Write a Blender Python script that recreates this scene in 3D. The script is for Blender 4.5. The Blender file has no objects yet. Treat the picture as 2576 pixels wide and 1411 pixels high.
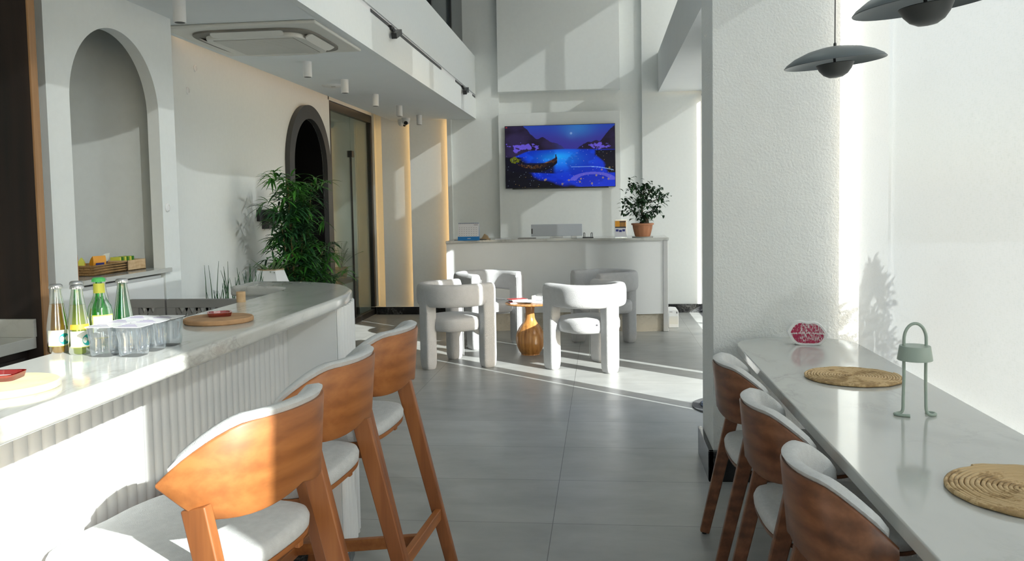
import bpy, bmesh, math, random
from mathutils import Vector, Matrix, noise

C = bpy.context.scene.collection
SC = bpy.context.scene
PI = math.pi
random.seed(7)

# ------------------------------------------------------------------ camera
YAW, PITCH, ROLL, FPX, PY, EYE = -.1070, .0616, -.0177, 2120., -61.6, 1.45
cy, sy, cp, sp = math.cos(YAW), math.sin(YAW), math.cos(PITCH), math.sin(PITCH)
fwd = Vector((sy * cp, cy * cp, -sp))
r0 = Vector((cy, -sy, 0))
u0 = r0.cross(fwd)
cr, sr = math.cos(ROLL), math.sin(ROLL)
rt = cr * r0 + sr * u0
up = -sr * r0 + cr * u0
cam = bpy.data.cameras.new('camera')
cam.sensor_fit = 'HORIZONTAL'
cam.sensor_width = 36
cam.lens = FPX / 2576 * 36
cam.shift_y = PY / 2576
cam.clip_start = .05
cam.clip_end = 300
cob = bpy.data.objects.new('camera', cam)
C.objects.link(cob)
M4 = Matrix(((rt.x, up.x, -fwd.x, 0), (rt.y, up.y, -fwd.y, 0), (rt.z, up.z, -fwd.z, EYE), (0, 0, 0, 1)))
cob.matrix_world = M4
SC.camera = cob

# ------------------------------------------------------------------ light
SC.view_settings.view_transform = 'Standard'
SC.view_settings.look = 'None'
SC.view_settings.gamma = 1
SC.view_settings.use_curve_mapping = False
SC.view_settings.exposure = 0.2
SUN_DIR = Vector((-.77, .64, -.466)).normalized()
sun = bpy.data.lights.new('sun', 'SUN')
sun.energy = 25
sun.angle = math.radians(.55)
sun.color = (.985, 1, .975)
so = bpy.data.objects.new('sun', sun)
C.objects.link(so)
so.location = (20, -15, 15)
so.rotation_euler = SUN_DIR.to_track_quat('-Z', 'Y').to_euler()
w = bpy.data.worlds.new('sky')
SC.world = w
w.use_nodes = True
nt = w.node_tree
bg = nt.nodes['Background']
skyt = nt.nodes.new('ShaderNodeTexSky')
skyt.sky_type = 'NISHITA'
skyt.sun_disc = False
skyt.sun_elevation = math.radians(25)
skyt.sun_rotation = math.radians(130)
skyt.air_density = 1.0
skyt.dust_density = 1.5
nt.links.new(skyt.outputs[0], bg.inputs[0])
bg.inputs[1].default_value = .75
SC.cycles.max_bounces = 10
SC.cycles.transparent_max_bounces = 24
SC.cycles.diffuse_bounces = 6
SC.cycles.glossy_bounces = 4
SC.cycles.transmission_bounces = 8
SC.cycles.sample_clamp_indirect = 6
SC.cycles.caustics_reflective = False
SC.cycles.caustics_refractive = False


# ------------------------------------------------------------------ materials
def newmat(name):
    m = bpy.data.materials.new(name)
    m.use_nodes = True
    return m, m.node_tree, m.node_tree.nodes['Principled BSDF']


def N(nt, t, **kw):
    n = nt.nodes.new(t)
    for k, v in kw.items():
        setattr(n, k, v)
    return n


def coords(nt, scale=(1, 1, 1), rot=(0, 0, 0), kind='Object'):
    tc = N(nt, 'ShaderNodeTexCoord')
    mp = N(nt, 'ShaderNodeMapping')
    mp.inputs['Scale'].default_value = scale
    mp.inputs['Rotation'].default_value = rot
    nt.links.new(tc.outputs[kind], mp.inputs[0])
    return mp.outputs[0]


def bump(nt, p, hsock, strength, dist):
    b = N(nt, 'ShaderNodeBump')
    b.inputs['Strength'].default_value = strength
    b.inputs['Distance'].default_value = dist
    nt.links.new(hsock, b.inputs['Height'])
    nt.links.new(b.outputs[0], p.inputs['Normal'])
    return b


def ramp(nt, fac, stops):
    r = N(nt, 'ShaderNodeValToRGB')
    e = r.color_ramp.elements
    while len(e) < len(stops):
        e.new(.5)
    for i, (pos, col) in enumerate(stops):
        e[i].position = pos
        e[i].color = (*col, 1) if len(col) == 3 else col
    nt.links.new(fac, r.inputs[0])
    return r.outputs[0]


def noise_tex(nt, vec, scale, detail=4, rough=.5, dist=0):
    n = N(nt, 'ShaderNodeTexNoise')
    n.inputs['Scale'].default_value = scale
    n.inputs['Detail'].default_value = detail
    n.inputs['Roughness'].default_value = rough
    n.inputs['Distortion'].default_value = dist
    nt.links.new(vec, n.inputs['Vector'])
    return n.outputs['Fac']


def plain(name, col, rough=.5, metal=0, bscale=0, bstr=0, bdist=.002, var=0, coat=0, spec=None):
    m, nt, p = newmat(name)
    p.inputs['Roughness'].default_value = rough
    p.inputs['Metallic'].default_value = metal
    p.inputs['Coat Weight'].default_value = coat
    if spec is not None:
        p.inputs['Specular IOR Level'].default_value = spec
    v = coords(nt)
    f = noise_tex(nt, v, 6 if not bscale else bscale * .13, 3)
    a = [max(0, c * (1 - var)) for c in col]
    b = [min(1, c * (1 + var)) for c in col]
    nt.links.new(ramp(nt, f, [(.3, a), (.7, b)]), p.inputs['Base Color'])
    if bscale:
        bump(nt, p, noise_tex(nt, v, bscale, 5, .6), bstr, bdist)
    return m


def marble(name, base, vein, rough=.12, scale=1.0, dense=.5, warm=None, rot=(0, 0, .9)):
    m, nt, p = newmat(name)
    v = coords(nt, (scale, scale * .45, scale), rot)
    d = N(nt, 'ShaderNodeTexNoise')
    d.inputs['Scale'].default_value = 1.6
    d.inputs['Detail'].default_value = 6
    nt.links.new(v, d.inputs['Vector'])
    ad = N(nt, 'ShaderNodeVectorMath', operation='MULTIPLY_ADD')
    nt.links.new(d.outputs['Color'], ad.inputs[0])
    ad.inputs[1].default_value = (.9, .9, .9)
    nt.links.new(v, ad.inputs[2])
    n1 = noise_tex(nt, ad.outputs[0], 2.6, 8, .62, .6)
    ab = N(nt, 'ShaderNodeMath', operation='SUBTRACT')
    nt.links.new(n1, ab.inputs[0])
    ab.inputs[1].default_value = .5
    ab2 = N(nt, 'ShaderNodeMath', operation='ABSOLUTE')
    nt.links.new(ab.outputs[0], ab2.inputs[0])
    veins = ramp(nt, ab2.outputs[0], [(0, (1, 1, 1)), (.012 + .02 * dense, (.35, .35, .35)), (.09, (0, 0, 0))])
    msk = ramp(nt, noise_tex(nt, v, 1.1, 3), [(.40, (0, 0, 0)), (.66, (.75, .75, .75))])
    mu = N(nt, 'ShaderNodeMath', operation='MULTIPLY')
    nt.links.new(veins, mu.inputs[0])
    nt.links.new(msk, mu.inputs[1])
    cloud = ramp(nt, noise_tex(nt, ad.outputs[0], .9, 5), [(.3, base), (.75, warm or [c * .86 for c in base])])
    mx = N(nt, 'ShaderNodeMix', data_type='RGBA')
    nt.links.new(mu.outputs[0], mx.inputs[0])
    nt.links.new(cloud, mx.inputs[6])
    mx.inputs[7].default_value = (*vein, 1)
    nt.links.new(mx.outputs[2], p.inputs['Base Color'])
    p.inputs['Roughness'].default_value = rough
    return m


def wood(name, dark, mid, light, rough=.38, scale=1, axis=0, coat=.06):
    m, nt, p = newmat(name)
    s = [16 * scale, 16 * scale, 16 * scale]
    s[axis] = 1.3 * scale
    v = coords(nt, tuple(s))
    n1 = noise_tex(nt, v, 1.0, 5, .55, .35)
    s2 = [90 * scale] * 3
    s2[axis] = 4 * scale
    v2 = coords(nt, tuple(s2))
    n2 = noise_tex(nt, v2, 1.0, 3, .5)
    a = N(nt, 'ShaderNodeMath', operation='MULTIPLY_ADD')
    nt.links.new(n2, a.inputs[0])
    a.inputs[1].default_value = .25
    nt.links.new(n1, a.inputs[2])
    wv = N(nt, 'ShaderNodeTexWave')
    wv.wave_type = 'BANDS'
    wv.bands_direction = 'Z' if axis != 2 else 'X'
    wv.inputs['Scale'].default_value = 7 * scale
    wv.inputs['Distortion'].default_value = 5
    wv.inputs['Detail'].default_value = 2.5
    wv.inputs['Detail Scale'].default_value = .8
    vw = coords(nt, (.45, .45, 1) if axis != 2 else (1, .45, .25))
    nt.links.new(vw, wv.inputs['Vector'])
    a2 = N(nt, 'ShaderNodeMath', operation='MULTIPLY_ADD')
    nt.links.new(wv.outputs['Fac'], a2.inputs[0])
    a2.inputs[1].default_value = .16
    nt.links.new(a.outputs[0], a2.inputs[2])
    nt.links.new(ramp(nt, a2.outputs[0], [(.44, dark), (.68, mid), (.92, light)]), p.inputs['Base Color'])
    p.inputs['Roughness'].default_value = rough
    p.inputs['Coat Weight'].default_value = coat
    p.inputs['Coat Roughness'].default_value = .25
    bump(nt, p, n2, .08, .001)
    return m


def emis(name, col, strength):
    m, nt, p = newmat(name)
    p.inputs['Base Color'].default_value = (*col, 1)
    p.inputs['Emission Color'].default_value = (*col, 1)
    p.inputs['Emission Strength'].default_value = strength
    return m


def seethrough(name, tint, gloss=.08, body=None, body_w=0, rough=.02, graze=.55):
    """thin clear stuff: tinted transparency, a fresnel-driven gloss and, if asked, a little body colour"""
    m = bpy.data.materials.new(name)
    m.use_nodes = True
    nt = m.node_tree
    nt.nodes.clear()
    out = N(nt, 'ShaderNodeOutputMaterial')
    tr = N(nt, 'ShaderNodeBsdfTransparent')
    tr.inputs[0].default_value = (*tint, 1)
    gl = N(nt, 'ShaderNodeBsdfGlossy')
    gl.inputs['Roughness'].default_value = rough
    gl.inputs[0].default_value = (1, 1, 1, 1)
    lw = N(nt, 'ShaderNodeLayerWeight')
    lw.inputs['Blend'].default_value = .35
    mr = N(nt, 'ShaderNodeMapRange')
    mr.inputs['To Min'].default_value = gloss
    mr.inputs['To Max'].default_value = min(1, gloss + graze)
    nt.links.new(lw.outputs['Fresnel'], mr.inputs['Value'])
    cur = tr.outputs[0]
    if body_w:
        df = N(nt, 'ShaderNodeBsdfTranslucent')
        df.inputs[0].default_value = (*body, 1)
        d2 = N(nt, 'ShaderNodeBsdfDiffuse')
        d2.inputs[0].default_value = (*body, 1)
        ms = N(nt, 'ShaderNodeMixShader')
        ms.inputs[0].default_value = .5
        nt.links.new(df.outputs[0], ms.inputs[1])
        nt.links.new(d2.outputs[0], ms.inputs[2])
        m2 = N(nt, 'ShaderNodeMixShader')
        m2.inputs[0].default_value = body_w
        nt.links.new(cur, m2.inputs[1])
        nt.links.new(ms.outputs[0], m2.inputs[2])
        cur = m2.outputs[0]
    m1 = N(nt, 'ShaderNodeMixShader')
    nt.links.new(mr.outputs[0], m1.inputs[0])
    nt.links.new(cur, m1.inputs[1])
    nt.links.new(gl.outputs[0], m1.inputs[2])
    nt.links.new(m1.outputs[0], out.inputs[0])
    return m


def blind_mat(name, openness, trans, diff=.62):
    m = bpy.data.materials.new(name)
    m.use_nodes = True
    nt = m.node_tree
    nt.nodes.clear()
    out = N(nt, 'ShaderNodeOutputMaterial')
    v = coords(nt, (1, 1, 1))
    v1 = coords(nt, (260, 40, 260))
    v2 = coords(nt, (260, 260, 40))
    a = noise_tex(nt, v1, 1, 2, .6)
    b = noise_tex(nt, v2, 1, 2, .6)
    s = N(nt, 'ShaderNodeMath', operation='ADD')
    nt.links.new(a, s.inputs[0])
    nt.links.new(b, s.inputs[1])
    weave = ramp(nt, s.outputs[0], [(.80, (.72, .75, .72)), (1.18, (1, 1, .985))])
    tr = N(nt, 'ShaderNodeBsdfTransparent')
    tl = N(nt, 'ShaderNodeBsdfTranslucent')
    df = N(nt, 'ShaderNodeBsdfDiffuse')
    mt = N(nt, 'ShaderNodeMix', data_type='RGBA')
    mt.blend_type = 'MULTIPLY'
    mt.inputs[0].default_value = 1
    nt.links.new(weave, mt.inputs[6])
    mt.inputs[7].default_value = (trans, trans, trans, 1)
    nt.links.new(mt.outputs[2], tl.inputs[0])
    df.inputs[0].default_value = (diff, diff, diff * .985, 1)
    ad = N(nt, 'ShaderNodeAddShader')
    nt.links.new(tl.outputs[0], ad.inputs[0])
    nt.links.new(df.outputs[0], ad.inputs[1])
    mx = N(nt, 'ShaderNodeMixShader')
    mx.inputs[0].default_value = 1 - openness
    nt.links.new(tr.outputs[0], mx.inputs[1])
    nt.links.new(ad.outputs[0], mx.inputs[2])
    nt.links.new(mx.outputs[0], out.inputs[0])
    return m


def floor_mat():
    m, nt, p = newmat('grey_porcelain_tile')
    tc = N(nt, 'ShaderNodeTexCoord')
    sep = N(nt, 'ShaderNodeSeparateXYZ')
    nt.links.new(tc.outputs['Object'], sep.inputs[0])

    def grid(sock, off, per):
        a = N(nt, 'ShaderNodeMath', operation='SUBTRACT')
        nt.links.new(sock, a.inputs[0])
        a.inputs[1].default_value = off
        d = N(nt, 'ShaderNodeMath', operation='DIVIDE')
        nt.links.new(a.outputs[0], d.inputs[0])
        d.inputs[1].default_value = per
        f = N(nt, 'ShaderNodeMath', operation='FRACT')
        nt.links.new(d.outputs[0], f.inputs[0])
        s = N(nt, 'ShaderNodeMath', operation='SUBTRACT')
        nt.links.new(f.outputs[0], s.inputs[0])
        s.inputs[1].default_value = .5
        b = N(nt, 'ShaderNodeMath', operation='ABSOLUTE')
        nt.links.new(s.outputs[0], b.inputs[0])
        g = N(nt, 'ShaderNodeMath', operation='GREATER_THAN')
        nt.links.new(b.outputs[0], g.inputs[0])
        g.inputs[1].default_value = .5 - .0016 / per
        fl = N(nt, 'ShaderNodeMath', operation='FLOOR')
        nt.links.new(d.outputs[0], fl.inputs[0])
        return g.outputs[0], fl.outputs[0]
    gx, ix = grid(sep.outputs[0], -.237, 1.2)
    gy, iy = grid(sep.outputs[1], 3.739, .6)
    g = N(nt, 'ShaderNodeMath', operation='MAXIMUM')
    nt.links.new(gx, g.inputs[0])
    nt.links.new(gy, g.inputs[1])
    cmb = N(nt, 'ShaderNodeCombineXYZ')
    nt.links.new(ix, cmb.inputs[0])
    nt.links.new(iy, cmb.inputs[1])
    wn = N(nt, 'ShaderNodeTexWhiteNoise')
    nt.links.new(cmb.outputs[0], wn.inputs['Vector'])
    v = coords(nt, (1, 2.2, 1))
    n1 = noise_tex(nt, v, 2.2, 7, .62, .4)
    c = ramp(nt, n1, [(.3, (.325, .33, .318)), (.7, (.42, .425, .41))])
    mr = N(nt, 'ShaderNodeMapRange')
    mr.inputs['To Min'].default_value = .93
    mr.inputs['To Max'].default_value = 1.05
    nt.links.new(wn.outputs['Value'], mr.inputs['Value'])
    mul = N(nt, 'ShaderNodeVectorMath', operation='SCALE')
    nt.links.new(c, mul.inputs[0])
    nt.links.new(mr.outputs[0], mul.inputs['Scale'])
    mx = N(nt, 'ShaderNodeMix', data_type='RGBA')
    nt.links.new(g.outputs[0], mx.inputs[0])
    nt.links.new(mul.outputs[0], mx.inputs[6])
    mx.inputs[7].default_value = (.12, .12, .115, 1)
    nt.links.new(mx.outputs[2], p.inputs['Base Color'])
    rr = ramp(nt, noise_tex(nt, v, 5, 4), [(.3, (.30, .30, .30)), (.7, (.40, .40, .40))])
    nt.links.new(rr, p.inputs['Roughness'])
    p.inputs['Specular IOR Level'].default_value = .42
    return m


def woven_rings(name, c0, c1, c2):
    m, nt, p = newmat(name)
    v = coords(nt)
    vl = N(nt, 'ShaderNodeVectorMath', operation='LENGTH')
    nt.links.new(v, vl.inputs[0])
    n = noise_tex(nt, v, 45, 5, .65)
    n2 = noise_tex(nt, v, 9, 3, .5)
    a = N(nt, 'ShaderNodeMath', operation='ADD')
    nt.links.new(n, a.inputs[0])
    nt.links.new(n2, a.inputs[1])
    nt.links.new(ramp(nt, a.outputs[0], [(.62, c0), (.95, c1), (1.3, c2)]), p.inputs['Base Color'])
    p.inputs['Roughness'].default_value = .75
    bump(nt, p, n, .5, .003)
    return m


def leafmat(name, c0, c1):
    m, nt, p = newmat(name)
    v = coords(nt)
    nt.links.new(ramp(nt, noise_tex(nt, v, 11, 3), [(.35, c0), (.65, c1)]), p.inputs['Base Color'])
    p.inputs['Roughness'].default_value = .42
    p.inputs['Specular IOR Level'].default_value = .35
    return m


WHITE = plain('white_plaster', (.775, .80, .79), .75, bscale=220, bstr=.15, bdist=.0015, var=.012)
STUCCO = plain('rough_white_stucco', (.80, .81, .795), .85, bscale=85, bstr=.75, bdist=.006, var=.015)
CEILM = plain('white_ceiling_paint', (.78, .805, .81), .8, var=.01)
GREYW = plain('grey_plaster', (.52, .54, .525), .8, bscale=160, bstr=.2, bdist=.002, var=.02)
FLOOR = floor_mat()
MARB = marble('white_marble', (.58, .585, .555), (.22, .21, .19), .10, 1.5, .4, (.50, .50, .475))
MARB2 = marble('beige_marble', (.62, .57, .48), (.24, .19, .13), .2, 3.2, 1.0, (.50, .45, .36))
BLKM = marble('black_marble', (.012, .013, .015), (.35, .36, .36), .12, 3.0, .1, (.02, .02, .022))
PANEL = plain('white_lacquer', (.79, .80, .80), .45, var=.01)
FLUTE = plain('white_fluted_panel', (.80, .805, .80), .5, var=.01)
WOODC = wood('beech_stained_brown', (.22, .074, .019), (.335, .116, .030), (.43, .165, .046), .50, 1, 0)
WOODD = wood('beech_dark_brown', (.09, .032, .014), (.17, .062, .026), (.25, .10, .045), .36, 1, 0)  # deeper brown than the stool wood, used on the dining chairs
WOODL = wood('beech_stained_brown_legs', (.16, .052, .015), (.255, .085, .024), (.34, .125, .036), .48, 1, 2)
WDARK = wood('dark_walnut', (.006, .004, .003), (.014, .0075, .005), (.025, .013, .008), .75, .6, 2, 0)
WEDGE = wood('lit_wood_edge', (.26, .13, .05), (.36, .19, .08), (.45, .25, .11), .5, 1, 2, 0)  # light falling on the panel's front edge, put into a paler wood colour
BOUCLE = plain('pale_grey_boucle', (.70, .705, .70), .95, bscale=420, bstr=.9, bdist=.004, var=.05)
BOUCLEW = plain('off_white_boucle', (.60, .60, .61), .95, bscale=190, bstr=.8, bdist=.006, var=.03)
BLACKM = plain('black_metal', (.02, .02, .021), .4, var=.1)
MIRF = plain('charcoal_frame', (.045, .048, .05), .45, var=.08)
BLACKG = plain('black_satin', (.004, .004, .005), .55, var=.1, spec=.15)
BLACKL = plain('black_lens', (.004, .004, .005), .12, var=.1)
PEND = plain('matte_grey_metal', (.105, .125, .135), .42, metal=.3, var=.04)
PEND2 = plain('matte_dark_grey_metal', (.055, .058, .058), .45, metal=.2, var=.04)
SAGE = plain('sage_green_metal', (.36, .43, .37), .42, var=.03)
TERRA = plain('terracotta', (.46, .20, .10), .7, bscale=90, bstr=.2, var=.08)
SOIL = plain('soil', (.05, .035, .025), .9, bscale=60, bstr=.6, var=.3)
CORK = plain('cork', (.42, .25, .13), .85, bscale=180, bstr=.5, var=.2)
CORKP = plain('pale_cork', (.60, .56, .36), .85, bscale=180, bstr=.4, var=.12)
RATTAN = woven_rings('woven_water_hyacinth', (.22, .13, .055), (.45, .30, .14), (.60, .43, .23))
PLW = plain('white_plastic', (.80, .80, .80), .35, var=.01)
ACW = plain('cream_plastic', (.72, .71, .66), .45, var=.02)
DARKG = plain('dark_grille', (.22, .205, .18), .6, var=.1)
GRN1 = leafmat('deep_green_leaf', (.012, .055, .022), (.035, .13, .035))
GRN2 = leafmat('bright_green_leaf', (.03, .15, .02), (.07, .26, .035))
GRN3 = leafmat('olive_green_leaf', (.05, .10, .04), (.10, .18, .06))
STEM = plain('bamboo_stem', (.20, .14, .05), .6, var=.25)
TRUNK = plain('grey_brown_trunk', (.10, .08, .055), .8, bscale=60, bstr=.6, var=.3)
LED = emis('warm_led', (1, .62, .25), 3.2)
LEDC = emis('warm_cove_led', (1, .70, .42), .9)
GLASSP = seethrough('window_glass', (.97, .985, .98), .04)
GLASSI = seethrough('grey_partition_glass', (.90, .94, .92), .03, (.30, .35, .33), .03, graze=.16)
FROST = seethrough('frosted_glass_film', (.45, .52, .50), .05, (.35, .40, .38), .5, .2)
ACRY = seethrough('clear_acrylic', (.93, .95, .95), .06)
GREENG = seethrough('green_bottle_glass', (.14, .70, .14), .10, (.04, .55, .05), .22)
DGREENG = seethrough('dark_green_bottle_glass', (.06, .42, .12), .12, (.02, .28, .07), .25)
CLEARG = seethrough('clear_bottle_glass', (.90, .93, .88), .12)
AMBER = seethrough('amber_drink', (.86, .58, .16), .02, (.85, .48, .08), .42)
OLIVE = seethrough('olive_drink', (.66, .78, .05), .02, (.60, .68, .02), .42)
WATER = seethrough('water_cup_plastic', (.90, .93, .96), .14, (.8, .85, .9), .07, .05)
REDG = seethrough('red_glass', (.75, .03, .03), .15, (.5, .01, .01), .35)
SILV = plain('silver_cap', (.62, .62, .62), .3, metal=.9, var=.03)
GCAP = plain('green_cap', (.10, .60, .16), .4, var=.03)
FOIL = plain('foil_lid', (.74, .74, .76), .35, metal=.3, var=.06)
LABW = plain('white_label', (.82, .83, .74), .5, var=.02)
LABY = plain('yellow_label_edge', (.72, .72, .10), .5, var=.02)
TEAL = plain('teal_print', (.02, .35, .30), .5, var=.02)
ORNG = plain('orange_label', (.75, .33, .03), .5, var=.03)
PURP = plain('purple_print', (.12, .05, .25), .5, var=.03)
BLUEP = plain('blue_card', (.01, .19, .52), .5, var=.02)
NAVY = plain('navy_print', (.03, .04, .22), .5, var=.02)
PAPER = plain('paper', (.72, .72, .76), .7, var=.02)
PINK = plain('lipstick_print', (.42, .02, .08), .55, var=.08)
INK = plain('dark_ink', (.05, .05, .06), .6, var=.02)
REDP = plain('red_cover', (.52, .05, .05), .4, var=.05)
KRAFT = plain('kraft_paper', (.42, .30, .17), .7, var=.05)
TAUPE = plain('taupe_lattice', (.29, .28, .27), .6, var=.02)
BINL = plain('grey_mat_rim', (.10, .10, .10), .8, var=.1)
MATB = plain('dark_blue_carpet', (.03, .045, .075), .95, bscale=300, bstr=1, var=.5)
CONC = plain('outdoor_paving', (.42, .41, .39), .9, var=.05)
BLIND = blind_mat('near_blind_fabric', .036, .124, .55)
BLINDF = blind_mat('far_blind_fabric', .066, .22, .50)
ALU = plain('grey_aluminium', (.30, .31, .32), .4, metal=.5, var=.02)
ALUW = plain('white_aluminium', (.70, .71, .72), .4, var=.02)
DGLASS = plain('dark_tinted_glass', (.035, .045, .05), .15, var=.1)
HUMID = plain('woven_wicker', (.36, .21, .08), .8, bscale=70, bstr=1, bdist=.01, var=.35)
PINE = wood('pale_pine', (.42, .27, .13), (.52, .35, .19), (.60, .43, .25), .6, 2, 0, 0)
BWOOD = wood('turned_acacia', (.26, .10, .025), (.45, .20, .055), (.60, .30, .09), .3, 1.2, 2, .3)


# ------------------------------------------------------------------ mesh builder
class MB:
    def __init__(s):
        s.v = []
        s.f = []

    def add(s, verts, faces):
        o = len(s.v)
        s.v += [tuple(v) for v in verts]
        s.f += [tuple(i + o for i in f) for f in faces]
        return s

    def box(s, a, b, M=None):
        x0, y0, z0 = a
        x1, y1, z1 = b
        vs = [(x0, y0, z0), (x1, y0, z0), (x1, y1, z0), (x0, y1, z0), (x0, y0, z1), (x1, y0, z1), (x1, y1, z1), (x0, y1, z1)]
        if M is not None:
            vs = [M @ Vector(v) for v in vs]
        return s.add(vs, [(3, 2, 1, 0), (4, 5, 6, 7), (0, 1, 5, 4), (1, 2, 6, 5), (2, 3, 7, 6), (3, 0, 4, 7)])

    def loft(s, rings, cap=True, closed=True):
        n = len(rings[0])
        o = len(s.v)
        for r in rings:
            s.v += [tuple(p) for p in r]
        for k in range(len(rings) - 1):
            for i in range(n if closed else n - 1):
                j = (i + 1) % n
                s.f.append((o + k * n + i, o + k * n + j, o + (k + 1) * n + j, o + (k + 1) * n + i))
        if cap:
            s.f.append(tuple(o + i for i in range(n))[::-1])
            s.f.append(tuple(o + (len(rings) - 1) * n + i for i in range(n)))
        return s

    def prism(s, outline, z0, z1, axis='z'):
        def P(p, t):
            return (p[0], p[1], t) if axis == 'z' else ((t, p[0], p[1]) if axis == 'x' else (p[0], t, p[1]))
        return s.loft([[P(p, z0) for p in outline], [P(p, z1) for p in outline]])

    def lathe(s, prof, n=32, c=(0, 0, 0), a0=0, a1=2 * PI, cap=False):
        full = abs(a1 - a0 - 2 * PI) < 1e-6
        m = n if full else n + 1
        rings = []
        for r, z in prof:
            rings.append([(c[0] + r * math.cos(a0 + (a1 - a0) * i / n), c[1] + r * math.sin(a0 + (a1 - a0) * i / n), c[2] + z) for i in range(m)])
        return s.loft(rings, cap=cap, closed=full)

    def cyl(s, c, r, h, n=24, r2=None):
        r2 = r if r2 is None else r2
        return s.lathe([(r, 0), (r2, h)], n, c, cap=True)

    def tube(s, pts, r, n=8, cap=True):
        pts = [Vector(p) for p in pts]
        rings = []
        t = (pts[1] - pts[0]).normalized()
        a = Vector((0, 0, 1)) if abs(t.z) < .9 else Vector((1, 0, 0))
        nrm = t.cross(a).normalized()
        for i, p in enumerate(pts):
            if i == 0:
                t = pts[1] - pts[0]
            elif i == len(pts) - 1:
                t = pts[-1] - pts[-2]
            else:
                t = (pts[i + 1] - pts[i]).normalized() + (pts[i] - pts[i - 1]).normalized()
            t.normalize()
            nrm = (nrm - t * nrm.dot(t)).normalized()
            b = t.cross(nrm)
            rr = r[i] if isinstance(r, (list, tuple)) else r
            rings.append([p + (nrm * math.cos(2 * PI * k / n) + b * math.sin(2 * PI * k / n)) * rr for k in range(n)])
        return s.loft(rings, cap)

    def bar(s, a, b, wx, wy, side=(1, 0, 0), wx2=None, wy2=None):
        a, b = Vector(a), Vector(b)
        t = (b - a).normalized()
        sd = Vector(side)
        sd = (sd - t * sd.dot(t)).normalized()
        q = t.cross(sd)
        wx2 = wx if wx2 is None else wx2
        wy2 = wy if wy2 is None else wy2
        return s.loft([[a + sd * x * wx / 2 + q * y * wy / 2 for x, y in ((-1, -1), (1, -1), (1, 1), (-1, 1))],
                       [b + sd * x * wx2 / 2 + q * y * wy2 / 2 for x, y in ((-1, -1), (1, -1), (1, 1), (-1, 1))]])

    def obj(s, name, mat, parent=None, loc=None, bevel=0, seg=2, smooth=None, sub=0, origin=None):
        if origin is not None:
            o3 = Vector(origin)
            s.v = [tuple(Vector(v) - o3) for v in s.v]
            loc = origin
        me = bpy.data.meshes.new(name)
        me.from_pydata(s.v, [], s.f)
        me.validate()
        bm = bmesh.new()
        bm.from_mesh(me)
        bmesh.ops.recalc_face_normals(bm, faces=bm.faces)
        bm.to_mesh(me)
        bm.free()
        o = bpy.data.objects.new(name, me)
        C.objects.link(o)
        if mat:
            for mm in (mat if isinstance(mat, (list, tuple)) else [mat]):
                me.materials.append(mm)
        if parent:
            o.parent = parent
        if loc is not None:
            o.location = loc
        if sub:
            md = o.modifiers.new('sub', 'SUBSURF')
            md.levels = md.render_levels = sub
        if bevel:
            md = o.modifiers.new('bevel', 'BEVEL')
            md.width = bevel
            md.segments = seg
            md.limit_method = 'ANGLE'
            md.angle_limit = math.radians(35)
            if smooth is None:
                smooth = 40
        if smooth is not None:
            me.polygons.foreach_set('use_smooth', [True] * len(me.polygons))
            me.set_sharp_from_angle(angle=math.radians(smooth))
            if bevel:
                for a in list(me.attributes):
                    if a.name == 'sharp_edge':
                        me.attributes.remove(a)
                o.modifiers.new('wn', 'WEIGHTED_NORMAL').keep_sharp = False
        return o


def tag(o, label, cat, group=None):
    o['label'] = label
    o['category'] = cat
    if group:
        o['group'] = group
    return o


def struct(o, label=None):
    o['kind'] = 'structure'
    if label:
        o['label'] = label
    return o


def thing(name, label, cat, loc=(0, 0, 0), rz=0, group=None):
    o = bpy.data.objects.new(name, None)
    o.empty_display_size = .1
    C.objects.link(o)
    o.location = loc
    o.rotation_euler = (0, 0, rz)
    return tag(o, label, cat, group)


def dup(root, loc, rz, label=None, group=None):
    def cpy(o, par):
        c = o.copy()
        C.objects.link(c)
        c.parent = par
        for ch in [x for x in bpy.data.objects if x.parent == o]:
            cpy(ch, c)
        return c
    r = cpy(root, None)
    r.location = loc
    r.rotation_euler = (0, 0, rz)
    if label:
        r['label'] = label
    if group:
        r['group'] = group
    return r


def text(name, body, size, mat, parent, loc, rot, extrude=.0002, align='CENTER'):
    cu = bpy.data.curves.new(name, 'FONT')
    cu.body = body
    cu.size = size
    cu.extrude = extrude
    cu.align_x = align
    cu.align_y = 'CENTER'
    cu.materials.append(mat)
    o = bpy.data.objects.new(name, cu)
    C.objects.link(o)
    o.parent = parent
    o.location = loc
    o.rotation_euler = rot
    bpy.context.view_layer.update()
    me = bpy.data.meshes.new_from_object(o.evaluated_get(bpy.context.evaluated_depsgraph_get()))
    bpy.data.objects.remove(o)
    o = bpy.data.objects.new(name, me)
    C.objects.link(o)
    o.parent = parent
    o.location = loc
    o.rotation_euler = rot
    return o


def sellipse(rx, ry, n=48, e=2.5, c=(0, 0)):
    out = []
    for i in range(n):
        a = 2 * PI * i / n
        ca, sa = math.cos(a), math.sin(a)
        out.append((c[0] + rx * math.copysign(abs(ca) ** (2 / e), ca), c[1] + ry * math.copysign(abs(sa) ** (2 / e), sa)))
    return out


def smooth_path(pts, n=6, closed=False):
    pts = [Vector(p) for p in pts]
    out = []
    L = len(pts)
    rng = range(L if closed else L - 1)
    for i in rng:
        p0 = pts[(i - 1) % L] if closed or i > 0 else pts[i]
        p1 = pts[i]
        p2 = pts[(i + 1) % L]
        p3 = pts[(i + 2) % L] if closed or i + 2 < L else pts[(i + 1) % L]
        for k in range(n):
            t = k / n
            out.append(.5 * ((2 * p1) + (-p0 + p2) * t + (2 * p0 - 5 * p1 + 4 * p2 - p3) * t * t + (-p0 + 3 * p1 - 3 * p2 + p3) * t ** 3))
    if not closed:
        out.append(pts[-1])
    return out


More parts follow.
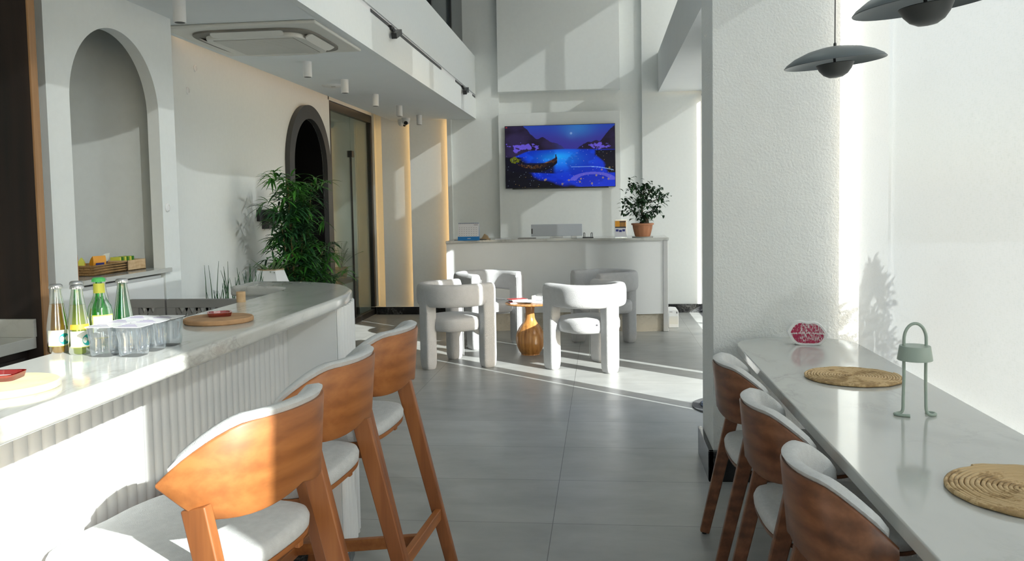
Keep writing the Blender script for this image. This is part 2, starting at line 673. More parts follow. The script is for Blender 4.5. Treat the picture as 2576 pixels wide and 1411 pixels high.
# ================================================================== SETTING
ZC = 2.58           # underside of the mezzanine slab
ZTOP = 5.0
XW = 1.38           # window line on the right
struct(MB().box((-5.5, -4.2, -.12), (1.5, 11.6, 0)).obj('floor', FLOOR), 'grey rectangular porcelain floor tiles with thin dark joints')
struct(MB().box((-14, -20, -.3), (30, 30, -.125)).obj('outdoor_paving', CONC), 'pale paving outside the windows')
struct(MB().box((-5.5, -4.2, ZTOP), (1.6, 11.6, ZTOP + .15)).obj('ceiling', CEILM), 'high white ceiling of the double height room')
# back wall: recessed middle field, proud right field
bw = MB()
bw.box((-5.5, 11.2, 0), (.531, 11.35, ZTOP))
bw.box((-1.97, 11.115, 0), (-1.335, 11.21, ZTOP))
bw.box((.531, 11.12, 0), (1.42, 11.35, ZTOP))
struct(bw.obj('wall_back', WHITE), 'white far wall behind the reception desk')
m = MB()
m.box((-5.5, -4.2, 0), (-.55, -4.05, ZTOP))
m.box((-.55, -4.2, 2.6), (1.42, -4.05, ZTOP))
m.box((1.2, -4.2, 0), (1.42, -4.05, 2.6))
struct(m.obj('wall_front', WHITE))
wf = thing('added_front_glazing', 'unseen glazed front added behind the viewer for sky light', 'window', (.325, -4.12, 0))  # glazing added out of view so sky light fills the room
wf['kind'] = 'structure'
wf.name = 'added_window'
m = MB()
for x in (-.84, .0, .84):
    m.box((x - .03, -.03, 0), (x + .03, .03, 2.6))
m.obj('frame', ALU, wf)
MB().box((-.84, -.004, 0), (.84, .004, 2.6)).obj('pane', GLASSP, wf)
# boxed-out wall panels
struct(MB().box((-1.335, 11.03, .98), (.248, 11.2, 2.63)).obj('trim_1', WHITE, bevel=.004), 'white boxed-out wall panel carrying the television')
struct(MB().box((-1.335, 11.03, 2.91), (.248, 11.2, 4.7)).obj('trim_2', WHITE, bevel=.004), 'white boxed-out panel high on the far wall')

# left side: pier with arched niche, plane X=-2.53
def arch_wall(x0, x1, ya, yb, ztop, yc, r, zs, zbot=0):
    o = [(ya, zbot), (ya, ztop), (yb, ztop), (yb, zbot), (yc + r, zbot)]
    o += [(yc + r * math.cos(a), zs + r * math.sin(a)) for a in [PI * k / 40 for k in range(41)]]
    o += [(yc - r, zbot)]
    n = len(o)
    m = MB()
    for x in (x0, x1):
        m.v += [(x, p[0], p[1]) for p in o]
    for i in range(n):
        m.f.append((i, (i + 1) % n, n + (i + 1) % n, n + i))
    # front & back faces, split into quads along the arch
    arch = list(range(5, 5 + 41))

    def cap(off):
        fs = []
        fs.append((0, 1, arch[40], 46))
        top = [arch[k] for k in range(41)]
        for k in range(40):
            fs.append((top[k], top[k + 1], 1 if k >= 20 else 2))
        fs.append((1, 2, top[20]))
        fs.append((3, 4, arch[0], 2))
        return [tuple(i + off for i in f) for f in fs]
    m.f += cap(0) + cap(n)
    return m


struct(arch_wall(-2.60, -2.53, 3.66, 4.83, ZC, 4.24, .41, 1.99).obj('wall_left', WHITE, smooth=30), 'white wall with a tall arched niche')
cb = [(-2.95, 3.60), (-2.95, 4.05), (-2.935, 4.25), (-2.895, 4.43), (-2.83, 4.58), (-2.75, 4.69), (-2.66, 4.765), (-2.59, 4.80)]
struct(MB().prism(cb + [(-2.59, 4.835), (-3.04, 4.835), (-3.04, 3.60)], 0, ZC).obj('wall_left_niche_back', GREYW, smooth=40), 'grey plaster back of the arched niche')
# long wall behind, with the concave bend and the arched black doorway
pts = [(-2.53, 4.83)] + [(-3.05 + .52 * (1 - math.sin(a)), 4.95 + 1.25 * (1 - math.cos(a))) for a in [PI / 2 * k / 14 for k in range(15)]]
lw = MB()
poly = [(-2.55, 4.84), (-2.62, 4.9)] + [(-3.05 + .40 * (1 - t) ** 2.2, 4.95 + 1.5 * t) for t in [k / 14 for k in range(15)]] + [(-3.05, 7.9)]
lw.prism(poly + [(-3.25, 7.9), (-3.25, 4.84)], 0, 2.78)
struct(lw.obj('wall_left_bend', WHITE, smooth=30), 'white wall bending behind the niche')
struct(arch_wall(-3.25, -3.05, 7.9, 9.33, 2.78, 8.565, .52, 1.87).obj('wall_left_far', WHITE, smooth=30), 'white wall around the arched black doorway')
# low frame-ring of the arched doorway
ring = MB()
def archpts(yc, r, zs, n=40, zbot=0):
    return [(yc + r, zbot)] + [(yc + r * math.cos(PI * k / n), zs + r * math.sin(PI * k / n)) for k in range(n + 1)] + [(yc - r, zbot)]
A_, B_ = archpts(8.565, .63, 1.88), archpts(8.565, .50, 1.87)
for x in (-3.05, -3.0):
    ring.v += [(x, *p) for p in A_] + [(x, *p) for p in B_]
nA = len(A_)
for i in range(nA - 1):
    ring.f.append((i, i + 1, nA + i + 1, nA + i))
    ring.f.append((2 * nA + i, 2 * nA + i + 1, 3 * nA + i + 1, 3 * nA + i))
    ring.f.append((i, i + 1, 2 * nA + i + 1, 2 * nA + i))
    ring.f.append((nA + i, nA + i + 1, 3 * nA + i + 1, 3 * nA + i))
d1 = thing('arched_doorway', 'tall black arched doorway with charcoal surround behind the bamboo', 'doorway', (-3.05, 8.565, 0))
d1['kind'] = 'structure'
d1.name = 'door_1'
ring.v = [(v[0] + 3.05, v[1] - 8.565, v[2]) for v in ring.v]
ring.obj('door_frame', MIRF, d1, smooth=30)
m = MB()
A2 = archpts(0, .50, 1.87)
m.loft([[(-.005, *p) for p in A2], [(-.62, *p) for p in A2]], cap=False)
m.obj('reveal', BLACKG, d1, smooth=30)
m = MB()
m.loft([[(-.62, *p) for p in A2], [(-.65, *p) for p in A2]])
m.obj('door_leaf', BLACKG, d1)
# glass partition room
struct(MB().box((-3.2, 9.30, 2.66), (-3.05, 11.2, 2.78)).obj('wall_left_lintel', WHITE))
struct(MB().box((-4.4, 9.2, 0), (-3.25, 9.3, 2.78)).obj('wall_left_room_side', WHITE))
struct(MB().box((-4.5, 9.2, 0), (-4.4, 11.3, 2.78)).obj('wall_left_room_back', WHITE))
struct(MB().box((-3.12, 11.10, 0), (-3.02, 11.2, 2.7)).obj('trim_3', WHITE), 'white jamb beside the glass partition')
gp = thing('glass_partition', 'black framed glass partition with a door beside the far wall', 'glass door', (-3.08, 10.2, 0))
gp['kind'] = 'structure'
gp.name = 'door_2'
m = MB()
m.box((-.03, -.87, 2.56), (.03, .90, 2.65))
m.box((-.03, -.87, 0), (.03, .90, .07))
m.box((-.03, .83, .07), (.03, .90, 2.56))
m.box((-.03, -.87, .07), (.03, -.82, 2.56))
m.obj('frame', BLACKM, gp, bevel=.003)
MB().box((-.006, -.82, .07), (.006, -.005, 2.56)).obj('fixed_pane', GLASSI, gp)
MB().box((-.006, .012, .07), (.006, .83, 2.56)).obj('door_pane', GLASSI, gp)
MB().box((-.012, -.006, .07), (.012, .010, 2.06)).obj('pull_bar', BLACKM, gp)
MB().box((-.03, -.04, 2.06), (.03, .045, 2.14)).obj('pivot_clamp', BLACKM, gp, bevel=.003)
# white strip end of wall is part of wall_left_far

# mezzanine slab with cove gap along the long wall
sl = MB()
sl.box((-2.76, 4.86, ZC), (-1.69, 11.2, 3.30))
sl.box((-3.25, 2.0, ZC), (-1.69, 4.86, 3.30))
sl.box((-5.5, -4.2, ZC), (-1.69, 2.0, 3.30))
slab = struct(sl.obj('ceiling_mezzanine', CEILM), 'underside and white parapet of the mezzanine')
struct(MB().box((-5.5, 4.86, 2.78), (-2.76, 11.2, 2.9)).obj('ceiling_cove_top', CEILM))
# parapet with long track groove: lower fascia, upper fascia
pf = MB()
pf.box((-1.692, -4.0, ZC), (-1.64, 11.2, 2.845))
pf.box((-1.692, -4.0, 2.895), (-1.64, 11.2, 3.40))
struct(pf.obj('wall_parapet', WHITE), 'white parapet face with a long lighting groove')
# cove light
cv = MB().box((-2.95, 5.6, 2.70), (-2.90, 10.9, 2.715)).obj('cove_light_strip', LEDC)
tag(cv, 'warm light strip hidden in the ceiling cove above the long wall', 'light strip')
# mezzanine glazing
mz = thing('mezzanine_glazing', 'dark glazed screen with black mullions above the parapet', 'window', (-1.80, 8.5, 3.3))
mz['kind'] = 'structure'
mz.name = 'window_1'
MB().box((-.02, -4.5, 0), (0, 2.68, 1.7)).obj('pane', DGLASS, mz)
for yy in (-3.5, -2.2, -.9, .42, 1.62, 2.62):
    MB().box((-.03, yy, 0), (.03, yy + .06, 1.7)).obj('mullion', BLACKM, mz)
struct(MB().box((-5.5, -4.2, 3.3), (-1.86, 11.2, 3.31)).obj('floor_mezzanine', CEILM))

# back-left lit panels (shingled)
def ledpanel(name, xa, xb, lab):
    t = MB()
    t.prism([(xa, 11.02), (xb, 11.14), (xb, 11.16), (xa, 11.045)], .10, 2.75)
    o = t.obj(name, WHITE)
    return struct(o, lab)
ledpanel('trim_4', -2.90, -2.50, 'white upright wall panel with a warm light line on its right, left one')
ledpanel('trim_5', -2.52, -2.0, 'white upright wall panel with a warm light line on its right, right one')
struct(MB().box((-2.02, 11.03, .10), (-1.985, 11.05, 2.6)).box((-1.985, 11.03, .10), (-1.965, 11.2, 2.6)).obj('trim_6', WHITE), 'white edge of the far wall field')
for k, x in enumerate((-2.885, -2.505, -2.008)):
    o = MB().box((x, 11.075, .12), (x + .012, 11.10, 2.56)).obj('light_strip', LED)
    tag(o, ['warm vertical light strip nearest the glass partition', 'warm vertical light strip between the two upright wall panels',
            'warm vertical light strip nearest the reception desk'][k], 'light strip', 'warm vertical light strips on the far wall')
# black skirting
struct(MB().box((-3.02, 11.0, 0), (-1.33, 11.03, .10)).obj('baseboard_back', BLKM, bevel=.002), 'black marble skirting at the far wall')
struct(MB().box((.531, 11.09, 0), (1.34, 11.125, .11)).obj('baseboard_back_right', BLKM, bevel=.002), 'black marble skirting right of the desk')
struct(MB().box((-3.1, 11.0, .101), (-1.33, 11.2, .102)).obj('trim_7', WHITE))

# right side: column, beam, window wall
struct(MB().box((.56, 4.38, 0), (1.42, 4.83, ZTOP)).obj('column', STUCCO, bevel=.006), 'rough white stucco column at the end of the table')
m = MB()
m.box((.535, 4.355, 0), (1.2, 4.38, .16))
m.box((.535, 4.355, 0), (.56, 4.855, .16))
struct(m.obj('baseboard_column', BLKM, bevel=.002), 'black marble skirting around the column')
struct(MB().box((.74, 4.83, 2.86), (1.5, 11.12, 3.36)).obj('beam', CEILM), 'white downstand beam over the far windows')
struct(MB().box((1.30, -4.2, 2.86), (1.5, 4.38, 3.36)).obj('wall_right_spandrel', WHITE))
struct(MB().box((1.34, -4.2, 4.78), (1.5, 11.2, ZTOP)).obj('wall_right_top', WHITE))
# window frames on the right: stiles / rails
m = MB()
for ya, yb in ((4.83, 5.15), (5.18, 5.26), (5.33, 5.465), (6.45, 6.50), (6.53, 6.70), (6.83, 6.90)):
    m.box((1.33, ya, 0), (1.38, yb, 2.86))
m.box((1.33, 6.90, 0), (1.40, 11.12, .055))
for y in (7.9, 8.87, 9.90, 11.05):
    m.box((1.36, y, .055), (1.40, y + (.12 if 8 < y < 9 else .07), 2.86))
wf = struct(m.obj('window_2', ALU), 'grey aluminium frames of the far windows and glass door')
MB().box((1.395, 4.83, .0), (1.401, 11.12, 2.86)).obj('pane', GLASSP, wf)
m = MB()
for y in (3.55, 5.6, 7.45, 9.31):
    m.box((1.36, y, 3.36), (1.42, y + .16, 4.78))
m.box((1.36, -4.2, 3.36), (1.42, 11.12, 3.41))
wf = struct(m.obj('window_3', ALUW), 'upper windows above the beam')
MB().box((1.43, -4.2, 3.36), (1.434, 11.12, 4.78)).obj('pane', GLASSP, wf)
m = MB()
for y in (-4.2, -2.3, 2.2):
    m.box((1.36, y, 0), (1.42, y + .07, 2.86))
m.box((1.36, -4.2, 0), (1.42, 4.38, .05))
wf = struct(m.obj('window_4', ALU), 'tall window beside the marble table')
MB().box((1.43, -4.2, .05), (1.434, 4.38, 2.86)).obj('pane', GLASSP, wf)
# upper sheer screens
def blind(name, x, ya, yb, za, zb, mat, label):
    t = thing(name, label, 'roller blind', (x, (ya + yb) / 2, za))
    h = (yb - ya) / 2
    MB().add([(0, -h, 0), (0, h, 0), (0, h, zb - za), (0, -h, zb - za)], [(0, 1, 2, 3)]).obj('fabric', mat, t)
    MB().box((-.008, -h, -.012), (.008, h, .012)).obj('bottom_bar', ALUW, t, bevel=.003)
    MB().tube([(0, -h, zb - za), (0, h, zb - za)], .025, 12).obj('roller', ALUW, t, smooth=40)
    return t
blind('roller_blind', 1.262, -4.1, -.60, .06, 2.80, BLIND, 'unseen white roller blind added behind the viewer to cut sunlight')  # out of view, added to reduce sun bouncing in beside the camera
blind('roller_blind', 1.262, .02, 4.315, .06, 2.80, BLIND, 'large white translucent roller blind behind the marble table')
struct(MB().box((1.30, 6.88, 0), (1.42, 8.27, 2.86)).obj('wall_right', WHITE), 'solid wall between the glass door and the far window')
blind('roller_blind', 1.30, 8.29, 11.06, .127, 2.80, BLINDF, 'white roller blind on the far window by the reception desk')
blind('roller_blind', 1.31, 4.0, 11.1, 3.40, 4.74, BLINDF, 'white screen over the upper windows above the beam')
blind('roller_blind', 1.31, -4.1, 3.8, 3.40, 4.74, BLINDF, 'white screen over the upper windows nearest the front wall')

# ================================================================== LEFT: kitchen unit
kp = thing('tall_side_panel', 'tall dark walnut end panel with its lit front edge coloured lighter', 'panel', (-2.8, 3.457, 0))
MB().box((-.35, -.022, 0), (.352, .022, ZC)).obj('board', WDARK, kp)
MB().box((.352, -.022, 0), (.36, .022, ZC)).obj('lit_edge', WEDGE, kp)
kc = thing('back_counter', 'low dark walnut back counter with white marble top', 'cabinet', (-2.8, 2.6, 0))
MB().box((-.29, -.9, .08), (.28, .83, .855)).obj('body', WDARK, kc)
MB().box((-.29, -.92, .855), (.325, .83, .905)).obj('marble_top', MARB, kc, bevel=.003)
MB().box((-.3, .812, .905), (.327, .832, .985)).obj('upstand', MARB, kc, bevel=.002)
for a in (-.88, -.32, .25):
    MB().box((.28, a, .1), (.298, a + .54, .82)).obj('door', WDARK, kc, bevel=.002)
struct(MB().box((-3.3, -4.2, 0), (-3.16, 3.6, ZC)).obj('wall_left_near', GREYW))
# coffee tray / dark spoon like object on the ledge
tag(MB().lathe([(.0, .0), (.05, .0), (.085, .02), (.088, .03), (.07, .022), (.0, .008)], 24).obj('dark_dish', BLACKM, None, (-2.60, 3.14, .906), smooth=40), 'small dark dish on the marble back counter', 'dish')

# niche cabinet
nc = thing('niche_cabinet', 'white cabinet with pale worktop filling the arched niche', 'cabinet', (-2.73, 4.24, 0))
MB().prism([(-.2, -.405), (.175, -.405), (.175, .405), (.02, .405), (-.2, .15)], 0, 1.075).obj('body', PANEL, nc)
MB().prism([(-.21, -.405), (.228, -.405), (.228, .44), (.205, .44), (.205, .405), (.0, .43), (-.15, .25), (-.21, .0)], 1.09, 1.115).obj('worktop', MARB, nc, bevel=.003)
MB().box((.176, -.40, .12), (.194, -.005, 1.06)).obj('door', PANEL, nc, bevel=.002)
MB().box((.176, .005, .12), (.194, .40, 1.06)).obj('door', PANEL, nc, bevel=.002)


def wicker(name, lx, ly, h, mat):
    m = MB()
    t = .008
    for (a, b) in (((-lx, -ly), (lx, -ly + t)), ((-lx, ly - t), (lx, ly)), ((-lx, -ly), (-lx + t, ly)), ((lx - t, -ly), (lx, ly))):
        m.box((a[0], a[1], 0), (b[0], b[1], h))
    m.box((-lx, -ly, 0), (lx, ly, t))
    return m
bs = thing('wicker_basket', 'long woven wicker basket on the niche worktop', 'basket', (-2.70, 4.24, 1.115))
wicker('b', .085, .15, .055, HUMID).obj('basket_body', HUMID, bs, bevel=.003)
m = MB()
for k in range(4):
    z = .008 + k * .0135
    m.tube([(-.087, -.152, z), (.087, -.152, z), (.087, .152, z), (-.087, .152, z), (-.087, -.152, z)], .006, 6)
m.obj('woven_bands', HUMID, bs, smooth=60)
for k, (x, y, z, s, rz, ma, mb_, lab) in enumerate([
        (.02, .03, .05, .075, .3, LABW, NAVY, 'white and blue snack packet leaning in the wicker basket'),
        (.04, -.04, .045, .06, -.4, ORNG, NAVY, 'orange snack packet in the wicker basket'),
        (-.02, -.09, .04, .055, .5, LABY, ORNG, 'yellow snack packet at the left end of the wicker basket')]):
    t = thing('snack_packet', lab, 'packet', (-2.70 + x, 4.24 + y, 1.132 + z), rz, 'snack packets in the basket')
    m = MB()
    R = Matrix.Rotation(.6 - .3 * k, 4, 'Y')
    rings = []
    for q in range(7):
        f = q / 6
        th = .001 + .016 * math.sin(PI * f)
        zz = (f - .5) * s * 1.3
        rings.append([R @ Vector((sx * th, sy_ * s * .62, zz)) for sx, sy_ in ((-1, -1), (-.9, 0), (-1, 1), (1, 1), (1.1, 0), (1, -1))])
    m.loft(rings)
    m.obj('packet_body', ma, t, smooth=50)
    m = MB()
    m.box((.0175, -s * .4, -s * .2), (.0195, s * .4, s * .12), R)
    m.obj('printed_band', mb_, t)
pb = thing('wooden_tray_box', 'small pale wooden box with green tea packets on the niche worktop', 'box', (-2.69, 4.62 - .05, 1.115))
wicker('b', .085, .15, .06, PINE).obj('box_body', PINE, pb, bevel=.002)
pb.location = (-2.70, 4.50, 1.115)
pb.children[0].scale = (1, .62, 1)
for k in range(6):
    tag(MB().box((-.03, -.006, 0), (.03, .006, .065)).obj('tea_packet', GRN2 if k % 2 else LABY, None, (-2.70, 4.432 + .026 * k, 1.128), bevel=.002),
        'small green tea packet standing in the pale wooden box', 'tea packet', 'tea packets in the wooden box')
pc = thing('paper_cup_stack', 'stack of black and white patterned paper cups at the niche edge', 'cups', (-2.62, 4.02 - .145, 1.115))
m = MB()
for k in range(7):
    m.lathe([(.026, .0), (.031, .022), (.033, .022)], 20, (0, 0, .020 * k))
m.obj('cups', LABW, pc, smooth=40)
m = MB()
for k in range(7):
    for a in range(8):
        m.box((-.004, -.0005, 0), (.004, .0005, .010), Matrix.Translation((0, 0, .020 * k + .006)) @ Matrix.Rotation(a * PI / 4 + k, 4, 'Z') @ Matrix.Translation((0, .0300, 0)))
m.obj('black_pattern', INK, pc)
tag(MB().lathe([(0, 0), (.020, 0), (.020, .10), (.017, .13), (.017, .15), (0, .15)], 20).obj('sauce_bottle', TERRA, None, (-2.64, 4.04 - .075, 1.115), smooth=40), 'small orange tube beside the patterned cups', 'tube')
# round wall pegs
for k, (x, y, z, lab) in enumerate([(-3.05, 6.138, 2.512, 'small round white disc high on the bending wall'), (-3.05, 5.964, 2.323, 'small round white disc lower on the bending wall'),
                                   (-2.53, 4.70, 1.465, 'small round white disc beside the arched niche')]):
    if k < 2:
        x = -3.05 + .40 * (1 - min(1, (y - 4.95) / 1.5)) ** 2.2
    m = MB().lathe([(0, 0), (.026, 0), (.026, .006), (.016, .010), (.016, .007), (0, .007)], 24)
    o = m.obj('wall_disc', PLW, None, (x, y, z), smooth=40)
    o.rotation_euler = (0, PI / 2, 0)
    tag(o, lab, 'wall disc', 'small round wall discs')

# lattice screen behind the bar
ls = thing('lattice_screen', 'low taupe screen with triangle lattice behind the bar', 'screen', (-2.15, 4.25, 0))
for x0, x1 in ((-.375, -.175), (-.165, .45)):
    m = MB()
    m.box((x0, 0, .93), (x1, .03, .975))
    m.box((x0, 0, 0), (x0 + .05, .03, .93))
    m.box((x1 - .05, 0, 0), (x1, .03, .93))
    m.box((x0 + .05, 0, .0), (x1 - .05, .03, .55))
    m.obj('screen_frame', TAUPE, ls, bevel=.002)
    m = MB()
    n = max(2, int((x1 - x0 - .1) / .055))
    st = (x1 - x0 - .1) / n
    for r in range(6):
        for k in range(n):
            a = x0 + .05 + k * st
            z = .93 - r * .058
            m.bar((a, .015, z), (a + st / 2, .015, z - .058), .012, .02, (0, 1, 0))
            m.bar((a + st / 2, .015, z - .058), (a + st, .015, z), .012, .02, (0, 1, 0))
    m.obj('lattice', TAUPE, ls)
    MB().box((x0 + .05, .022, .55), (x1 - .05, .028, .93)).obj('backing', PLW, ls)

# ================================================================== BAR COUNTER
K = .0
out = [(-.986, 1.0), (-.986, 3.02), (-.997, 3.20), (-1.03, 3.38), (-1.08, 3.50), (-1.15, 3.61), (-1.24, 3.69), (-1.34, 3.745), (-1.45, 3.78), (-1.635, 3.80),
       (-1.635, 3.548), (-1.50, 3.540), (-1.42, 3.515), (-1.36, 3.47), (-1.335, 3.40), (-1.33, 3.28), (-1.335, 1.0)]
top = MB().prism(out, 1.065, 1.11)
bt = tag(top.obj('countertop', MARB, bevel=.012, seg=4), 'curved white marble counter top over the fluted bar', 'countertop')
bb = thing('bar_counter', 'white fluted bar base under the curved marble top', 'bar counter', (-1.2, 2.4, 0))
body = [(-1.215, 1.50), (-1.215, 3.11), (-1.03, 3.11), (-1.012, 3.13), (-1.012, 3.22), (-1.03, 3.36), (-1.07, 3.47), (-1.14, 3.56), (-1.28, 3.63), (-1.42, 3.68), (-1.60, 3.70), (-1.60, 3.60), (-1.45, 3.58), (-1.36, 3.50), (-1.32, 3.38), (-1.32, 1.50)]
MB().prism([(x + 1.2, y - 2.4) for x, y in body], .10, 1.065).obj('carcass', PANEL, bb)
MB().prism([(x + 1.2 - .012, y - 2.4 + (.012 if y < 3.3 else -.012)) for x, y in body[:-1]] + [(-.132, -.88)], 0, .10).obj('plinth', BLKM, bb)


def flutes(y0, y1, n, x, zb, zt, r):
    m = MB()
    st = (y1 - y0) / n
    for k in range(n):
        yc = y0 + st * (k + .5)
        arc = [(x - 1e-3, yc - st / 2)] + [(x + r * math.sin(PI * q / 6), yc - st / 2 * math.cos(PI * q / 6)) for q in range(7)] + [(x - 1e-3, yc + st / 2)]
        m.loft([[(a, b, zb) for a, b in arc], [(a, b, zt) for a, b in arc]])
    return m
flutes(-.90, .71, 36, -.015, .10, 1.065, .012).obj('fluted_cladding', FLUTE, bb, smooth=50)
m = MB()
seg = smooth_path([(.188, .715, 0), (.188, .82, 0), (.170, .96, 0), (.13, 1.07, 0), (.06, 1.16, 0), (-.08, 1.23, 0), (-.22, 1.28, 0), (-.40, 1.30, 0)], 3)
for a, b in zip(seg[:-1], seg[1:]):
    d = (b - a)
    nn = Vector((d.y, -d.x, 0)).normalized()
    arc = [a + d * (q / 6) + nn * .012 * math.sin(PI * q / 6) for q in range(7)]
    arc = [a - nn * .002] + arc + [b - nn * .002]
    m.loft([[(p.x, p.y, .10) for p in arc], [(p.x, p.y, 1.065) for p in arc]])
m.obj('fluted_corner', FLUTE, bb, smooth=50)
MB().box((-.017, .706, .10), (.186, .711, 1.065)).obj('flat_panel', PANEL, bb)

# bottles
def lathe_patch(m, prof, c, a0, a1, n=10):
    return m.lathe(prof, n, c, a0, a1)


def bottle(name, label, x, y, kind, s=1.0):
    t = thing(name, label, 'bottle', (x, y, 1.11), 0, 'drink bottles on the bar')
    glass = {'amber': CLEARG, 'olive': CLEARG, 'green': GREENG, 'dark': DGREENG}[kind.split('_')[0]]
    if 'big' in kind:
        pr = [(0, .002), (.026, 0), (.029, .004), (.029, .085), (.026, .105), (.017, .122), (.0135, .132), (.0125, .166), (.013, .172)]
        H = .172
    else:
        pr = [(0, .002), (.022, 0), (.0245, .004), (.0245, .058), (.0225, .075), (.0165, .115), (.012, .145), (.0115, .158), (.012, .162)]
        H = .162
    pr = [(r * s, z * s) for r, z in pr]
    MB().lathe(pr, 28).obj('glass_body', glass, t, smooth=60)
    zl = .118 if 'big' not in kind else .11
    if kind.startswith(('amber', 'olive')):
        lp = [(0, .003)] + [(max(0, r - .0007), z + .001) for r, z in pr[1:-2] if z < zl * s] + [(.0162 * s, zl * s), (0, zl * s)]
        MB().lathe(lp, 24).obj('drink', AMBER if kind.startswith('amber') else OLIVE, t, smooth=60)
    cap = SILV if 'big' not in kind else GCAP
    m = MB()
    n = 42
    rings = []
    for r, z, am in ((.0152, -.006, .0008), (.0150, 0, .0006), (.0138, .0025, .0), (.011, .0042, 0)):
        rings.append([((r + am * (1 if i % 2 else -1)) * math.cos(2 * PI * i / n), (r + am * (1 if i % 2 else -1)) * math.sin(2 * PI * i / n), H * s + z) for i in range(n)])
    m.loft(rings)
    m.obj('crown_cap', cap, t, smooth=50)
    return t


va = math.atan2(-1.88, 1.28)   # direction from the bottles to the room
b1 = bottle('drink_bottle', 'amber drink bottle with silver cap, leftmost on the bar', -1.318, 1.905, 'amber')
b2 = bottle('drink_bottle', 'olive yellow drink bottle beside the water cups, silver cap', -1.252, 1.888, 'olive')
b3 = bottle('drink_bottle', 'green bottle with silver cap directly behind the amber bottle', -1.318, 1.985, 'green')
b4 = bottle('drink_bottle', 'taller green bottle with green cap and white pear-shaped label', -1.245, 1.965, 'green_big')
b5 = bottle('drink_bottle', 'dark green bottle with silver cap, nearest the far end of the bar', -1.232, 2.045, 'dark')
b6 = bottle('drink_bottle', 'dark green bottle mostly hidden behind the green-capped one', -1.30, 2.06, 'dark')
for b, tw in ((b1, .12), (b2, .30)):
    a = va + tw
    MB().lathe([(.0248, .018), (.0248, .056)], 16, (0, 0, 0), a - 1.15, a + .95).obj('paper_label', LABW, b, smooth=40)
    plb = [c for c in b.children if c.name.startswith('paper_label')][0]
    MB().lathe([(.02485, .017), (.02485, .0185)], 16, (0, 0, 0), a - 1.15, a + .95).obj('label_border', LABY, b)
    rr = Matrix.Rotation(a + .45, 4, 'Z')
    m = MB()
    m.v = []
    ring2 = []
    for k in range(24):
        q = 2 * PI * k / 24
        ang = a + .48 + .0135 * math.cos(q) / .025
        ring2.append((.0251 * math.cos(ang), .0251 * math.sin(ang), .034 + .0135 * math.sin(q)))
    m.v = [(.0251 * math.cos(a + .48), .0251 * math.sin(a + .48), .034)] + ring2
    m.f = [(0, 1 + k, 1 + (k + 1) % 24) for k in range(24)]
    m.obj('teal_badge', TEAL, plb)
    p = rr @ Vector((.0262, 0, .0355))
    text('badge_lettering', 'SIRMA', .0088, LABW, plb, p, (PI / 2, 0, a + .45 + PI / 2))
MB().lathe([(.0246, .060), (.0232, .072)], 16, (0, 0, 0), va - .9, va + 1.2).obj('orange_label', ORNG, b2, smooth=40)
MB().lathe([(.0293, .030), (.0293, .082)], 16, (0, 0, 0), va - .6, va + 1.15).obj('paper_label', LABW, b4, smooth=40)
plb4 = [c for c in b4.children if c.name.startswith('paper_label')][0]
MB().lathe([(.0292, .027), (.0292, .085)], 16, (0, 0, 0), va - .68, va + 1.23).obj('label_border', LABY, b4, smooth=40)
MB().lathe([(.0138, .138), (.0131, .162)], 16, (0, 0, 0), va - 1.3, va + 1.3).obj('neck_label', LABY, b4, smooth=40)
q = Matrix.Rotation(va + .3, 4, 'Z') @ Vector((.0306, 0, .060))
text('label_lettering', 'FRUTTI', .0115, NAVY, plb4, q, (PI / 2, 0, va + .3 + PI / 2))
# water cups
first = None
k = 0
cupl = ['front row nearest the bottles', 'front row at the counter edge', 'middle row beside the bottles', 'middle row at the counter edge', 'back row inner side', 'back row nearest the far end']
for j in range(3):
    for i in range(2):
        x, y = -1.170 + i * .071 + j * .003, 1.862 + j * .073
        lab = 'sealed clear water cup with foil lid, ' + cupl[k]
        if first is None:
            c0 = thing('water_cup', lab, 'water cup', (x, y, 1.11), 0, 'sealed water cups on the bar')
            m = MB()
            rings = []
            for z, s_, wob in ((0, .025, 0), (.004, .027, 0), (.02, .028, .0008), (.036, .029, -.0008), (.05, .030, .0006), (.066, .032, 0), (.070, .0345, 0)):
                ou = sellipse(s_ + wob, s_ + wob, 32, 4.5)
                rings.append([(a, b, z) for a, b in ou])
            m.loft(rings)
            m.obj('cup_body', WATER, c0, smooth=50)
            ou = sellipse(.0350, .0350, 32, 7)
            MB().loft([[(a, b, .0702) for a, b in ou], [(a, b, .0712) for a, b in ou]]).obj('foil_lid', FOIL, c0)
            m = MB()
            for q in range(3):
                m.box((-.026, -.020 + q * .016, .0713), (.022 - q * .012, -.0185 + q * .016, .0716))
            m.obj('lid_print', PURP, c0)
            first = c0
        else:
            dup(first, (x, y, 1.11), random.uniform(-.06, .06), lab, 'sealed water cups on the bar')
        k += 1
